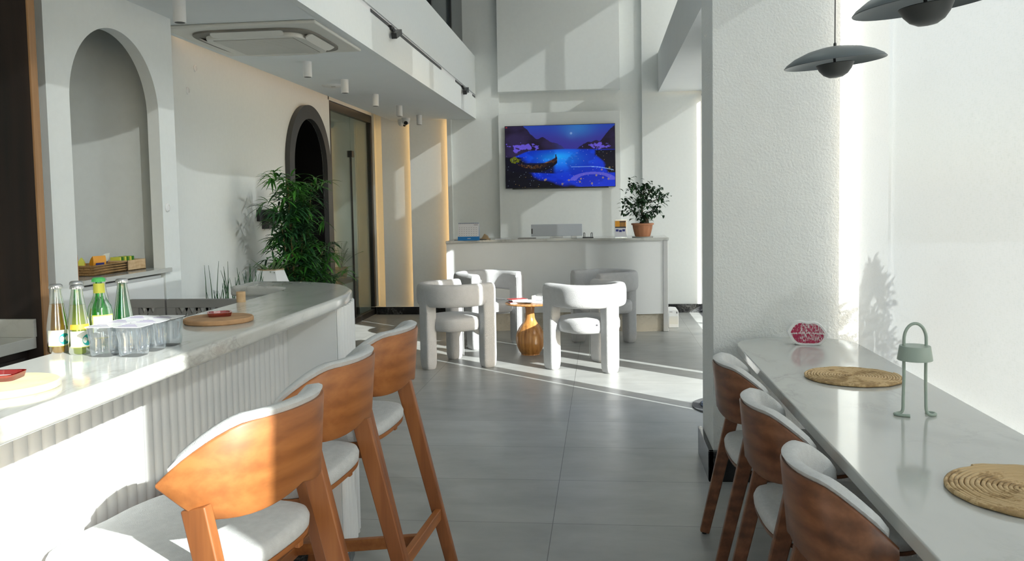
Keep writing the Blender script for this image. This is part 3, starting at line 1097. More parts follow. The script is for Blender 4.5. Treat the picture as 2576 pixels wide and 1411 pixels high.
# cork trivets and red glass ashtrays
def trivet(x, y, mat, lab):
    return tag(MB().lathe([(0, 0), (.098, 0), (.1015, .003), (.1015, .012), (.098, .015), (0, .015)], 56).obj('cork_trivet', mat, None, (x, y, 1.11), smooth=40), lab, 'trivet', 'round cork trivets on the bar')
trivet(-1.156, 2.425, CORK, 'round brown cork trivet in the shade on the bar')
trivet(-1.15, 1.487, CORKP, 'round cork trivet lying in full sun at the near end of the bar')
for (x, y, lab, rz) in ((-1.165, 2.45, 'red glass ashtray on the shaded cork trivet', .5), (-1.175, 1.522, 'red glass ashtray on the sunlit cork trivet', .2)):
    t = thing('ashtray', lab, 'ashtray', (x, y, 1.125), rz, 'red glass ashtrays')
    ou, inn = sellipse(.036, .036, 32, 5), sellipse(.030, .030, 32, 4)
    MB().loft([[(a * .9, b * .9, 0) for a, b in ou], [(a, b, .012) for a, b in ou], [(a, b, .012) for a, b in inn], [(a * .9, b * .9, .004) for a, b in inn]]).obj('dish', REDG, t, smooth=40)
    MB().box((-.018, -.012, .0045), (.018, .012, .006)).obj('base_sticker', LABW, t)
tag(MB().lathe([(0, 0), (.0165, 0), (.0165, .036), (.0155, .038), (0, .038)], 28).obj('wooden_cylinder', PINE, None, (-1.316, 2.945, 1.11), smooth=40), 'small pale wooden cylinder standing at the inner edge of the bar', 'wooden cylinder')


# ================================================================== SEATS
def make_seat(name, label, cat, sz, leg_h, group, loc, rz, WOODC=WOODC, WOODL=WOODL):
    """local frame: the sitter faces +y. sz = top of the seat cushion"""
    t = thing(name, label, cat, loc, rz, group)
    ctrl = [(.0, -.222), (.13, -.215), (.205, -.185), (.236, -.135), (.243, -.05), (.262, .06), (.262, .150), (.215, .212), (.10, .230)]
    ctrl = ctrl + [(0, .228)] + [(-x, y) for x, y in ctrl[::-1][:-1]]
    ks, kz = (1.0, 0) if sz < .6 else (.89, .015)
    ol = [(p.x * ks, p.y * (ks if p.y < 0 or ks == 1 else 1.15)) for p in smooth_path([(x, y, 0) for x, y in ctrl], 4, closed=True)]
    sz0, sz = sz, sz + kz
    rings = []
    for z, s_ in ((-.040, .985), (-.036, 1.0), (-.018, 1.008), (-.006, .985), (-.001, .93), (.002, .80), (.003, .5), (.003, .15)):
        rings.append([(x * s_, y * s_, sz + z) for x, y in ol])
    MB().loft(rings).obj('seat_cushion', BOUCLE, t, smooth=60)
    MB().loft([[(x * .99, y * .99, sz - .053) for x, y in ol], [(x, y, sz - .040) for x, y in ol]]).obj('seat_shell', WOODC, t, smooth=40)
    ol2 = sellipse(.075, .09, len(ol), 4)
    # match start angle of the outline (starts at rear centre, runs to +x)
    h = len(ol)
    ol2 = []
    for i in range(h):
        a = -PI / 2 + 2 * PI * i / h
        ol2.append((.06 * math.cos(a), .06 * math.sin(a)))
    MB().loft([[(x2, y2, sz - .155) for x2, y2 in ol2], [(x * .94, y * .94, sz - .053) for x, y in ol]]).obj('under_frame', WOODC, t, smooth=60)
    # back shell swept in plan
    sz = sz0
    kw = 1.0 if sz < .6 else .958
    NU = 28
    def frame(u):
        a = u * math.radians(78)
        x = .262 * kw * math.sin(a) / math.sin(math.radians(78))
        y = -.262 + .175 * (1 - math.cos(a)) / (1 - math.cos(math.radians(78)))
        nx, ny = -math.sin(a) * .75, math.cos(a)
        l = math.hypot(nx, ny)
        return x, y, nx / l, ny / l
    bh = 1.0 if sz < .6 else .92
    def ztop(u):
        au = abs(u)
        return sz + .338 * bh - .008 * au - .10 * max(0, (au - .45) / .55) ** 1.6
    def zbot(u):
        au = abs(u)
        return sz + .150 * bh - .022 * math.sin(PI * min(1, au / .9)) + .055 * max(0, (au - .72) / .28) ** 1.3
    def sweep(fn, name, mat, us, sm=60):
        rings = []
        for u in us:
            x, y, nx, ny = frame(u)
            zb, zt = zbot(u), ztop(u)
            rings.append([(x + nx * n_ - 0 * z_, y + ny * n_ - .10 * (z_ - zb) * (1 - .6 * abs(u)), z_) for n_, z_ in fn(u, zb, zt)])
        m = MB().loft(rings)
        return m.obj(name, mat, t, smooth=sm)
    us = [-1 + 2 * k / NU for k in range(NU + 1)]
    def shellx(u, zb, zt):
        return [(0, zb + .004), (.003, zb), (.009, zb), (.012, zb + .004), (.012, zt - .004), (.009, zt), (.003, zt), (0, zt - .004)]
    sweep(shellx, 'back_shell', WOODC, us, 50)
    def padx(u, zb, zt):
        e = min(1, (1.0 - abs(u)) / .10)
        th = .012 + .040 * max(.15, e ** .5)
        b0 = zb + .012
        t0 = zt + .016 * max(.2, e)
        out_ = []
        for k in range(13):
            a = -PI / 2 + PI * k / 12
            zc = (b0 + t0) / 2
            hh = (t0 - b0) / 2
            ca = max(0, math.cos(a)) ** .35
            sa = math.copysign(abs(math.sin(a)) ** .75, math.sin(a))
            out_.append((.0125 + (th - .0125) * ca, zc + hh * sa))
        # outer lip over the shell rim
        out_.append((.004, t0 - .004))
        out_.append((.0125, zt - .008))
        out_.append((.0125, b0 + .01))
        return out_
    sweep(padx, 'back_cushion', BOUCLE, [u * .93 for u in us], 70)
    # legs
    f = leg_h
    for s_ in (-1, 1):
        # rear leg: from the shell down past the seat corner to the floor
        top_ = Vector((s_ * .215, -.150, sz + .15))
        spl = .21 + (sz - .46) * .42
        foot = Vector((s_ * (.215 + (sz - .46) * .06), -.290 - (sz - .46) * .27, .006))
        m = MB().bar(foot, top_, .026, .040, (1, 0, 0), .026, .058)
        l1 = m.obj('leg', WOODL, t, bevel=.004)
        topf = Vector((s_ * .205, .10, sz - .05))
        footf = Vector((s_ * .235, .215 + (sz - .46) * .08, .006))
        m = MB().bar(footf, topf, .026, .038, (1, 0, 0), .028, .06)
        l2 = m.obj('leg', WOODL, t, bevel=.004)
        for q, lg in ((foot, l1), (footf, l2)):
            MB().cyl((q.x, q.y, 0), .010, .008, 12).obj('foot_glide', BLACKM, lg)
        # side rail under the seat
        MB().bar((s_ * .17 * (1.2 if sz < .6 else 1), -.15, sz - .065), (s_ * .17 * (1.2 if sz < .6 else 1), .12, sz - .06), .022, .04, (1, 0, 0)).obj('side_rail', WOODC, t, bevel=.003)
    if sz > .6:
        zr = .31
        def at(pa, pb, z):
            k_ = (z - pa.z) / (pb.z - pa.z)
            return pa.lerp(pb, k_)
        L_, R_ = Vector((-.215, -.15, sz + .15)), Vector((.215, -.15, sz + .15))
        fo = Vector((.215 + (sz - .46) * .06, -.290 - (sz - .46) * .27, .006))
        pr_ = at(fo, R_, zr)
        pf_ = at(Vector((.235, .215 + (sz - .46) * .08, .006)), Vector((.205, .10, sz - .05)), zr - .08)
        MB().bar((-pr_.x, pr_.y, zr), (pr_.x, pr_.y, zr), .024, .042, (0, 1, 0)).obj('rear_stretcher', WOODC, t, bevel=.003)
        MB().bar((-pf_.x, pf_.y, zr - .08), (pf_.x, pf_.y, zr - .08), .026, .042, (0, 1, 0)).obj('footrest', WOODC, t, bevel=.003)
        MB().bar((0, pr_.y, zr - .01), (0, pf_.y, zr - .07), .04, .026, (0, 0, 1)).obj('centre_stretcher', WOODC, t, bevel=.003)
    return t


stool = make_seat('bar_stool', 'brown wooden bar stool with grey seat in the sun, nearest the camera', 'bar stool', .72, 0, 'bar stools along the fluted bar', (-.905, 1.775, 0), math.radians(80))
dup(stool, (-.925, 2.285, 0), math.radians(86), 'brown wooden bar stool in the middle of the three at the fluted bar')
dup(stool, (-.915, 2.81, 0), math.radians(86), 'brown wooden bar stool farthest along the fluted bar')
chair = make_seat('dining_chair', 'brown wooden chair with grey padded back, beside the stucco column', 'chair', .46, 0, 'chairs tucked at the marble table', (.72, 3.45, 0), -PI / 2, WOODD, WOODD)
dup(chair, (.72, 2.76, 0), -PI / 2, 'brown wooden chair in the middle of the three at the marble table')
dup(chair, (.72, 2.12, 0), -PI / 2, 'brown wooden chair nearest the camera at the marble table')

# ================================================================== RIGHT TABLE
tt = thing('marble_table', 'long white marble table with rounded end along the window blind', 'table', (.93, 2.6, 0))
o_ = [(-.293, -1.9), (.292, -1.9), (.292, 1.46), (.288, 1.60)] + [(.288 - .22 * (1 - math.cos(a)), 1.60 + .17 * math.sin(a)) for a in [PI / 2 * k / 6 for k in range(1, 7)]]
o_ += [(-.05, 1.775)] + [(-.05 - .235 * math.sin(a), 1.775 - .24 * (1 - math.cos(a))) for a in [PI / 2 * k / 8 for k in range(1, 9)]]
MB().prism(o_, .71, .75).obj('tabletop', MARB, tt, bevel=.005, seg=3)
m = MB()
m.prism([(.10, -1.7), (.26, -1.7), (.26, 1.5), (.10, 1.5)], 0, .71)
m.obj('pedestal', PANEL, tt)
m = MB()
n = 66
for k in range(n):
    st = 3.2 / n
    yc = -1.7 + st * (k + .5)
    arc = [(.101, yc - st / 2)] + [(.10 - .014 * math.sin(PI * q / 6), yc - st / 2 * math.cos(PI * q / 6)) for q in range(7)] + [(.101, yc + st / 2)]
    m.loft([[(a, b, 0) for a, b in arc], [(a, b, .71) for a, b in arc]])
m.obj('fluted_cladding', FLUTE, tt, smooth=50)

# placemats: spiral-coiled rope
def placemat(x, y, r, lab, rz):
    t = thing('placemat', lab, 'placemat', (x, y, .75), rz, 'round woven placemats on the marble table')
    m = MB()
    nr = 17
    pts = []
    dr = r / nr
    tot = nr * 44
    for k in range(tot + 1):
        a = 2 * PI * k / 44
        rr = max(.002, dr * (k / 44) * (1 - .5 / nr))
        wob = 1 + .006 * math.sin(3 * a * .31) + .004 * math.sin(a * 2.7)
        pts.append((rr * wob * math.cos(a), rr * wob * math.sin(a), .0068 + .0008 * math.sin(k * 1.7) + .0006 * math.sin(k * .37)))
    rad = [dr * (.50 + .03 * math.sin(k * 2.3) + .02 * math.sin(k * .9)) for k in range(tot + 1)]
    # flattened tube
    m.tube(pts, rad, 8)
    m.v = [(v[0], v[1], max(.0005, v[2])) for v in m.v]
    m.obj('coiled_rope', RATTAN, t, smooth=60)
    return t
placemat(.966, 3.37, .185, 'round woven placemat farther along the marble table', .3)
pm = placemat(1.0, 2.055, .20, 'round woven placemat at the near end of the marble table', 1.9)

# lips ornament
lp = thing('lips_ornament', 'white lip-shaped block with a pink lipstick kiss print on the marble table', 'ornament', (.975, 4.15, .75), 0)
def lipout(s_=1.0, n=44):
    up_ = [(-.093, .062), (-.082, .084), (-.066, .104), (-.048, .1135), (-.030, .1155), (-.012, .111), (0, .1085), (.014, .1105), (.032, .1125), (.050, .107), (.068, .092), (.083, .072), (.094, .052)]
    lo_ = [(.085, .030), (.072, .012), (.056, .002), (.030, .0), (0, .0), (-.030, .0), (-.052, .004), (-.068, .016), (-.082, .038)]
    pts = up_ + lo_
    return [(x * s_, (z - .057) * s_ + .057) for x, z in pts]
lo3 = lipout()
MB().prism(lo3, -.02, .035, 'y').obj('block', PLW, lp, bevel=.002)
# kiss print: many small flakes clipped to the lip shape
def inside(p, poly):
    c_ = False
    for i in range(len(poly)):
        a, b = poly[i], poly[i - 1]
        if (a[1] > p[1]) != (b[1] > p[1]) and p[0] < (b[0] - a[0]) * (p[1] - a[1]) / (b[1] - a[1]) + a[0]:
            c_ = not c_
    return c_
inn = lipout(.84)
m = MB()
cs = .0016
for i in range(-56, 57):
    for j in range(0, 74):
        x, z = i * cs, j * cs
        if not inside((x, z), inn):
            continue
        v = noise.noise(Vector((x * 300, z * 75, 3.1))) + .6 * noise.noise(Vector((x * 620, z * 260, 9.1)))
        mid = abs(z - (.058 - .10 * abs(x) ** 1.3)) < .0035
        th = -.30 if z < .045 or x < -.03 else .08
        if x > -.035 and .02 < z < .1:
            th = .02
        if mid and v > -.2:
            continue
        if v < th * -1 + .12 if th < 0 else v < .1:
            y = -.0212
            m.add([(x, y, z), (x + cs, y, z), (x + cs, y, z + cs), (x, y, z + cs)], [(0, 1, 2, 3)])
m.obj('kiss_print', PINK, lp)
lp.rotation_euler = (0, 0, -.12)

# table lamp: bent rod with drum shade
tl = thing('table_lamp', 'small sage green table lamp of bent rod with a drum shade', 'lamp', (.99, 2.79, .75))
s_ = []
L = [(-.028, -.030, .005), (-.012, -.034, .005), (-.036, -.018, .005), (-.058, -.004, .005), (-.056, .010, .005), (-.040, .014, .006), (-.034, .008, .012), (-.0335, .006, .03)]
left = [(-.022, -.028, .005), (-.040, -.022, .005), (-.056, -.012, .005), (-.060, 0, .005), (-.050, .008, .005), (-.038, .008, .008), (-.033, .006, .020), (-.033, .004, .06)]
mid = [(-.033, 0, .12), (-.034, 0, .20), (-.034, 0, .245)] + [(-.034 * math.cos(a), 0, .245 + .052 * math.sin(a)) for a in [PI * k / 12 for k in range(1, 12)]] + [(.034, 0, .245), (.034, 0, .20), (.033, -.002, .12)]
right = [(.033, -.006, .06), (.033, -.010, .022), (.038, -.014, .009), (.050, -.014, .005), (.062, -.006, .005), (.066, .006, .005), (.058, .018, .005), (.042, .024, .005)]
path = smooth_path(left + mid + right, 4)
MB().tube(path, .0050, 10).obj('bent_rod', SAGE, tl, smooth=60)
MB().lathe([(0, .226), (.045, .226), (.0465, .2245), (.053, .181), (.052, .180), (.050, .180), (.044, .222), (0, .222)], 48).obj('shade', SAGE, tl, smooth=40)
tl.children[-1].location = (0, .0, 0)
MB().cyl((0, 0, .20), .018, .02, 20).obj('diffuser', PLW, tl)

# pendants
def pendant(x, y, z, r, tilt, lab):
    t = thing('pendant_lamp', lab, 'pendant lamp', (x, y, z), 0, 'grey saucer pendant lamps above the marble table')
    M_ = Matrix.Rotation(tilt, 4, 'Y') @ Matrix.Rotation(.03, 4, 'X')
    k = r / .19
    def tr(m):
        m.v = [tuple(M_ @ Vector(v)) for v in m.v]
        return m
    prof = [(.004 * k, .062 * k), (.05 * k, .060 * k), (.10 * k, .050 * k), (.15 * k, .031 * k), (.18 * k, .012 * k), (.190 * k, .001 * k), (.189 * k, -.001 * k), (.178 * k, .008 * k), (.148 * k, .026 * k), (.10 * k, .044 * k), (.05 * k, .054 * k), (.004 * k, .056 * k)]
    tr(MB().lathe(prof, 72)).obj('saucer_shade', PEND, t, smooth=50)
    prof = [(.0, -.058 * k), (.025 * k, -.055 * k), (.045 * k, -.044 * k), (.060 * k, -.026 * k), (.071 * k, -.004 * k), (.069 * k, -.002 * k), (.02 * k, -.004 * k), (0, -.004 * k)]
    tr(MB().lathe(prof, 48)).obj('reflector_bowl', PEND2, t, smooth=50)
    tr(MB().cyl((0, 0, -.004 * k), .005 * k, .066 * k, 12)).obj('stem', BLACKM, t)
    MB().lathe([(.004, .058 * k), (.006, .06 * k), (.006, .075 * k), (.002, .08 * k)], 12).obj('cord_grip', PEND2, t)
    MB().cyl((0, 0, .075 * k), .0022, ZTOP - z - .075 * k, 8).obj('cord', BLACKM, t)
    MB().cyl((0, 0, ZTOP - z - .03), .05, .03, 24).obj('ceiling_rose', PEND2, t)
    return t
pendant(.925, 3.50, 1.985, .193, -.09, 'smaller-looking grey saucer pendant farther along the marble table')
pendant(.905, 2.50, 1.985, .193, -.11, 'grey saucer pendant cut by the top edge of the picture')

# ================================================================== CEILING FITTINGS
ac = thing('ceiling_air_conditioner', 'large white ceiling cassette air conditioner with four louvres', 'air conditioner', (-2.19, 5.48, ZC))
MB().box((-.49, -.49, -.022), (.49, .49, 0)).obj('housing_panel', ACW, ac, bevel=.012, seg=3)
ou = sellipse(.40, .40, 64, 5)
MB().loft([[(a, b, -.034) for a, b in ou], [(a, b, -.02) for a, b in ou]]).obj('recess', DARKG, ac)
ou2 = sellipse(.325, .325, 64, 6)
MB().loft([[(a * .985, b * .985, -.058) for a, b in ou2], [(a, b, -.048) for a, b in ou2], [(a, b, -.03) for a, b in ou2]]).obj('centre_panel', ACW, ac, smooth=40)
for k in range(4):
    R = Matrix.Rotation(PI / 2 * k, 4, 'Z')
    m = MB()
    ol = sellipse(.235, .036, 32, 4)
    T = R @ Matrix.Translation((0, .355, -.045)) @ Matrix.Rotation(.45, 4, 'X')
    m.loft([[T @ Vector((a, b, 0)) for a, b in ol], [T @ Vector((a, b, .008)) for a, b in ol]])
    m.obj('louvre', ACW, ac, smooth=40)
m = MB()
for k in range(34):
    y = -.25 + .5 * k / 33
    m.box((-.26, y - .0045, -.0615), (.26, y + .0045, -.058))
m.obj('intake_grille', ACW, ac)
MB().box((-.265, -.26, -.0585), (.265, .26, -.0575)).obj('grille_shadow_gap', DARKG, ac)
sp0 = None
for k, (y, lab) in enumerate([(4.42, 'nearest, cut by the top of the picture'), (6.42, 'just past the air conditioner'), (7.38, 'next to the round speaker'), (8.40, 'third from the far wall'),
                             (9.42, 'just before the security camera'), (10.46, 'closest to the far wall')]):
    lab = 'white cylinder spotlight under the mezzanine, ' + lab
    if sp0 is None:
        sp0 = thing('ceiling_spotlight', lab, 'spotlight', (-2.262, y, ZC), 0, 'white cylinder spotlights under the mezzanine')
        MB().lathe([(.0, -.118), (.030, -.118), (.034, -.118), (.034, 0), (0, 0)], 32).obj('cylinder_body', PLW, sp0, smooth=40)
        MB().lathe([(0, -.1185), (.027, -.1185), (.027, -.117)], 24).obj('lens', BINL, sp0)
    else:
        dup(sp0, (-2.262, y, ZC), 0, lab)
cs_ = thing('ceiling_speaker', 'flat round white ceiling disc beside the spotlights', 'ceiling speaker', (-2.47, 7.70, ZC))
MB().lathe([(0, -.012), (.095, -.012), (.11, 0), (0, 0)], 40).obj('disc', PLW, cs_, smooth=40)
MB().box((-.02, -.008, -.0135), (.02, .008, -.012)).obj('slot', DARKG, cs_)
for k, (x, y, lab) in enumerate([(-2.50, 10.75, 'white dome security camera with dark lens below the mezzanine'), (-2.60, 10.95, 'white dome security camera partly hidden behind the other')]):
    t = thing('security_camera', lab, 'camera', (x, y, ZC), .2 + k * 1.2, 'security cameras at the far corner')
    MB().lathe([(0, 0), (.055, 0), (.055, -.03), (.045, -.035), (0, -.035)], 28).obj('base', PLW, t, smooth=40)
    m = MB().lathe([(0, -.055)] + [(.052 * math.sin(a), -.055 * math.cos(a) - .035) for a in [PI / 2 * q / 8 for q in range(9)]] + [(.05, -.02)], 28)
    m.obj('eyeball', PLW, t, smooth=60)
    m = MB()
    T = Matrix.Translation((0, -.030, -.062)) @ Matrix.Rotation(PI / 2 + .45, 4, 'X')
    m.lathe([(0, .024), (.018, .024), (.026, .016), (.026, 0)], 24)
    m.v = [tuple(T @ Vector(v)) for v in m.v]
    m.obj('lens', BLACKL, t, smooth=40)
# track in the parapet groove
tr_ = thing('lighting_track', 'black and white lighting track set in the parapet groove', 'track', (-1.665, 6, 2.87))
MB().box((-.018, -6, -.022), (.015, 5.15, .022)).obj('track_channel', PLW, tr_)
for a, b in ((.06, 2.76), (3.62, 4.6), (4.9, 5.12), (-3.0, -.5)):
    MB().box((.0155, a, -.014), (.019, b, .010)).obj('black_insert', BLACKM, tr_)
for k, (y, lab) in enumerate([(6.62, 'black adjustable spotlight nearer on the parapet track'), (10.05, 'black adjustable spotlight farther on the parapet track')]):
    t = thing('track_spotlight', lab, 'spotlight', (-1.645, y, 2.855), 0, 'black spotlights on the parapet track')
    MB().box((0, -.05, -.02), (.022, .05, .012)).obj('adapter', BLACKM, t, bevel=.003)
    T = Matrix.Translation((.045, .02, -.045)) @ Matrix.Rotation(.35, 4, 'X')
    MB().box((-.022, -.10, -.022), (.022, .10, .022), T).obj('lamp_head', BLACKM, t, bevel=.004)
    MB().cyl((.022, 0, -.03), .008, .03, 12).obj('pivot', BLACKM, t)

# ================================================================== RECEPTION
dk = thing('reception_desk', 'long white reception desk with wavy front, marble top and beige plinth', 'desk', (-.5, 9.7, 0))
fr = smooth_path([(-1.24, -.42, 0), (-1.0, -.36, 0), (-.55, -.20, 0), (0, -.12, 0), (.35, -.13, 0), (.62, -.24, 0), (.85, -.30, 0), (1.1, -.27, 0), (1.215, -.25, 0)], 6)
fl_ = [(p.x, p.y) for p in fr]
MB().prism([(x, y + .03) for x, y in fl_] + [(1.20, .35), (-1.22, .35)], .20, 1.02).obj('body', PANEL, dk, smooth=30)
MB().prism([(x * .985, y + .06) for x, y in fl_] + [(1.15, .30), (-1.18, .30)], 0, .20).obj('plinth', MARB2, dk, smooth=30)
MB().prism(fl_ + [(1.235, -.24), (1.235, .38), (-1.26, .38)], 1.02, 1.05).obj('marble_top', MARB, dk, bevel=.004)
MB().box((1.17, -.235, 0), (1.225, .34, 1.02)).obj('end_panel', PLW, dk, bevel=.006)

# TV
TVX0, TVX1, TVZ0, TVZ1, TVY = -1.248, .181, 1.652, 2.462, 10.985
tv = thing('television', 'wall television showing a blue night lake with a wooden boat', 'television', ((TVX0 + TVX1) / 2, TVY, TVZ0))
W_, H_ = TVX1 - TVX0, TVZ1 - TVZ0
MB().box((-W_ / 2, 0, 0), (W_ / 2, .045, H_)).obj('housing', BLACKM, tv, bevel=.002)
MB().box((-W_ / 2 + .09, -.004, -.012), (W_ / 2 - .09, .03, 0)).obj('lower_bar', BLACKM, tv)
def fbm(x, y, s, o=4):
    v = 0
    a = 1
    for k in range(o):
        v += a * noise.noise(Vector((x * s, y * s, 1.7 * k + 5)))
        a *= .5
        s *= 2
    return v
def mix(a, b, t):
    t = max(0, min(1, t))
    return tuple(a[i] * (1 - t) + b[i] * t for i in range(3))
def ss(a, b, x):
    t = max(0, min(1, (x - a) / (b - a)))
    return t * t * (3 - 2 * t)
random.seed(3)
sparks = [(random.random(), random.random(), random.random()) for _ in range(170)]
blobs = [(.36, .12), (.37, .13), (.52, .05), (.58, .11), (.68, .08), (.69, .13), (.79, .05), (.83, .18), (.89, .14), (.94, .12), (.88, .27), (.95, .3)]
def screen(u, v):
    n = fbm(u, v, 5)
    # sky
    c = mix((.035, .03, .25), (.02, .05, .34), ss(.75, 1, v))
    c = mix(c, (.03, .14, .42), math.exp(-((u - .66) ** 2 / .02 + (v - .95) ** 2 / .02)))
    d = math.hypot((u - .605) * 1.76, v - .865)
    c = mix(c, (.35, .5, .75), ss(.024, .012, d))
    c = mix(c, (.05, .14, .42), .6 * math.exp(-(d / .07) ** 2))
    # hills
    hill = .78 + .05 * math.sin(u * 5 + 1) + .05 * fbm(u, 0, 9) - .16 * math.exp(-((u - .58) / .13) ** 2) + .22 * ss(.3, .1, u) + .2 * ss(.85, 1, u)
    if v < hill:
        c = mix((.012, .008, .020), (.026, .018, .06), .5 + n)
        c = mix(c, (.03, .04, .22), ss(.14, 0, abs(u - .55)) * .6)
    # violet blossom
    for (bx, by, sx, sy_) in ((.17, .665, .16, .07), (.86, .66, .12, .07), (.10, .62, .06, .05)):
        e = math.exp(-(((u - bx) / sx) ** 2 + ((v - by) / sy_) ** 2))
        if e * .9 + .55 * fbm(u, v, 26, 3) > .62:
            c = mix(c, (.13, .09, .62), .85)
    # lake
    shore = .615 - .05 * abs(u - .55) - .12 * ss(.25, .0, u)
    lk = ss(shore + .01, shore - .012, v)
    lake = mix((.004, .03, .55), (.01, .19, .80), math.exp(-(((u - .50) / .20) ** 2 + ((v - .46) / .14) ** 2)) * 1.3)
    lake = mix(lake, (.01, .45, .9), .55 * math.exp(-(((u - .46) / .12) ** 2 + ((v - .49) / .05) ** 2)))
    lake = mix(lake, (.002, .012, .30), ss(.15, -.2, n) * .5)
    c = mix(c, lake, lk)
    # dark banks
    left_ = u + .25 * (v - .2) + .05 * n
    if v < .5 and left_ < .30 and v > .14:
        c = mix(c, (.006, .006, .012), ss(.30, .22, left_))
    c = mix(c, (.006, .006, .01), ss(.03, -.03, v - (.27 - .42 * u + .05 * n)))
    rb = .80 + .35 * max(0, .55 - v) ** 1.0 + .04 * n
    if v < .585 and u > rb + .0 and v > .22:
        c = mix(c, (.006, .006, .014), ss(0, .03, u - rb))
    # green bush
    e = math.exp(-(((u - .09) / .06) ** 2 + ((v - .45) / .07) ** 2))
    if e + .5 * fbm(u, v, 30, 2) > .7:
        c = (.10, .12, .01)
    # boat
    t = (u - .10) / .375
    if 0 < t < 1:
        topl = .40 - .045 * math.sin(PI * t * .9) + .11 * t ** 2.6
        bot = .40 - .150 * math.sin(PI * min(1, t * .96)) ** .6 - .01 + .05 * t ** 3
        if bot < v < topl:
            c = (.008, .006, .01)
            iy = (topl - v) / max(.01, topl - bot)
            if iy < .55 and t < .97:
                c = mix((.80, .34, .03), (.02, .012, .02), ss(.55, .85, t))
                c = mix(c, (.06, .025, .01), ss(.1, .3, abs(fbm(u, v, 40, 2))))
        if abs(v - topl) < .004:
            c = (.05, .07, .3)
    if abs(u - .463) < .005 and .44 < v < .53:
        c = (.01, .008, .02)
    # reflection of boat
    rf = ss(.47, .43, u) * ss(.02, .06, u) * ss(.02, 0, abs(v - (.36 - .10 * u)) - .085)
    c = mix(c, (.005, .005, .012), .92 * rf * (v < .40))
    # ripple arc
    arcv = .322 - .9 * max(0, u - .78) ** 1.7
    if abs(v - arcv) < .004 and .6 < u < .99:
        c = (.25, .45, .85)
    # soft reflection of the room
    for (cx_, cy_, rx, ry) in ((.80, .10, .20, .13),):
        dd = math.hypot((u - cx_) / rx, (v - cy_) / ry)
        if .75 < dd < 1.05 and v > .1:
            c = mix(c, (.16, .14, .62), .55)
    for (bx, by) in blobs:
        if math.hypot((u - bx) * 1.76, v - by) < .016:
            c = mix(c, (.30, .22, .08), .7)
    return c
nx, ny = 300, 170
m = MB()
cols = []
for j in range(ny + 1):
    for i in range(nx + 1):
        m.v.append((-W_ / 2 + .006 + (W_ - .012) * i / nx, -.0012, .006 + (H_ - .012) * j / ny))
for j in range(ny):
    for i in range(nx):
        a = j * (nx + 1) + i
        m.f.append((a, a + 1, a + nx + 2, a + nx + 1))
me = bpy.data.meshes.new('screen')
me.from_pydata(m.v, [], m.f)
ca = me.color_attributes.new('picture', 'FLOAT_COLOR', 'POINT')
arr = []
for j in range(ny + 1):
    for i in range(nx + 1):
        arr += [*screen(i / nx, j / ny), 1]
for (su, sv, sb) in sparks:
    sv = sv * .62
    i, j = int(su * nx), int(sv * ny)
    if sb > .25:
        k = 4 * (j * (nx + 1) + i)
        b_ = .25 + .6 * sb
        arr[k:k + 3] = [b_ * .55, b_ * .75, b_] if sb < .8 else [b_ * .8, b_ * .5, .1]
ca.data.foreach_set('color', arr)
smt, nt, p = newmat('screen_picture')
at_ = N(nt, 'ShaderNodeAttribute', attribute_name='picture')
nt.links.new(at_.outputs['Color'], p.inputs['Emission Color'])
p.inputs['Emission Strength'].default_value = .85
p.inputs['Base Color'].default_value = (.003, .003, .004, 1)
p.inputs['Roughness'].default_value = .2
p.inputs['Specular IOR Level'].default_value = .12
me.materials.append(smt)
so_ = bpy.data.objects.new('screen', me)
C.objects.link(so_)
so_.parent = tv
MB().box((-W_ / 2 + .012, -.0025, H_ - .028), (-W_ / 2 + .035, -.0016, H_ - .012)).obj('red_sticker', REDP, tv)
# cable on the wall
pts = smooth_path([(-1.36, 11.192, 2.93), (-1.385, 11.185, 2.85), (-1.39, 11.18, 2.76), (-1.365, 11.18, 2.68), (-1.335, 11.18, 2.635), (-1.345, 11.185, 2.72), (-1.362, 11.19, 2.82), (-1.362, 11.192, 2.90)], 5)
tag(MB().tube(pts, .004, 6).obj('wall_cable', PLW, smooth=60), 'thin white cable looping on the wall above the television panel', 'cable')

# things on the reception desk (top z=1.05)
cal = thing('desk_calendar', 'white desk calendar with a bright blue base on the reception desk', 'calendar', (-1.49, 9.36, 1.05), .04)
MB().prism([(-.03, 0), (.05, 0), (.012, .195)], -.118, .118, 'x').obj('stand', BLUEP, cal)
T = Matrix.Translation((0, -.0335, 0)) @ Matrix.Rotation(-.21, 4, 'X')
pg_ = MB().box((-.118, -.002, .045), (.118, 0, .195), T).obj('page', PAPER, cal)
MB().box((-.120, -.0035, .0), (.120, 0, .044), T).obj('base_strip', BLUEP, cal)
m = MB()
for r in range(5):
    for q in range(8):
        m.box((-.105 + q * .027, -.0026, .056 + r * .022), (-.099 + q * .027, -.002, .060 + r * .022), T)
for q in range(20):
    m.box((-.11 + q * .0113, -.004, .188), (-.106 + q * .0113, 0, .198), T)
m.box((.06, -.0026, .176), (.105, -.002, .180), T)
m.obj('printed_days', INK, pg_)
m = MB()
m.box((-.012, -.0042, .020), (.025, -.0036, .025), T)
m.obj('base_print', PAPER, cal)
tag(MB().box((-.09, -.05, 0), (.09, .05, .012)).obj('notebook', KRAFT, None, (-1.36, 9.50, 1.05), bevel=.002), 'brown notebook lying behind the desk calendar', 'notebook')
tag(MB().box((-.20, -.004, 0), (.17, .004, .006)).obj('pen', BLACKM, None, (-1.47, 9.44, 1.062 - .01), bevel=.002), 'dark pen lying beside the desk calendar', 'pen')
nb = tag(MB().prism([(-.04, .0), (.045, .0), (.03, .03), (-.005, .055)], -.03, .03, 'y').obj('folded_card', KRAFT, None, (-1.325, 9.50, 1.062)), 'small folded kraft card right of the desk calendar', 'card')
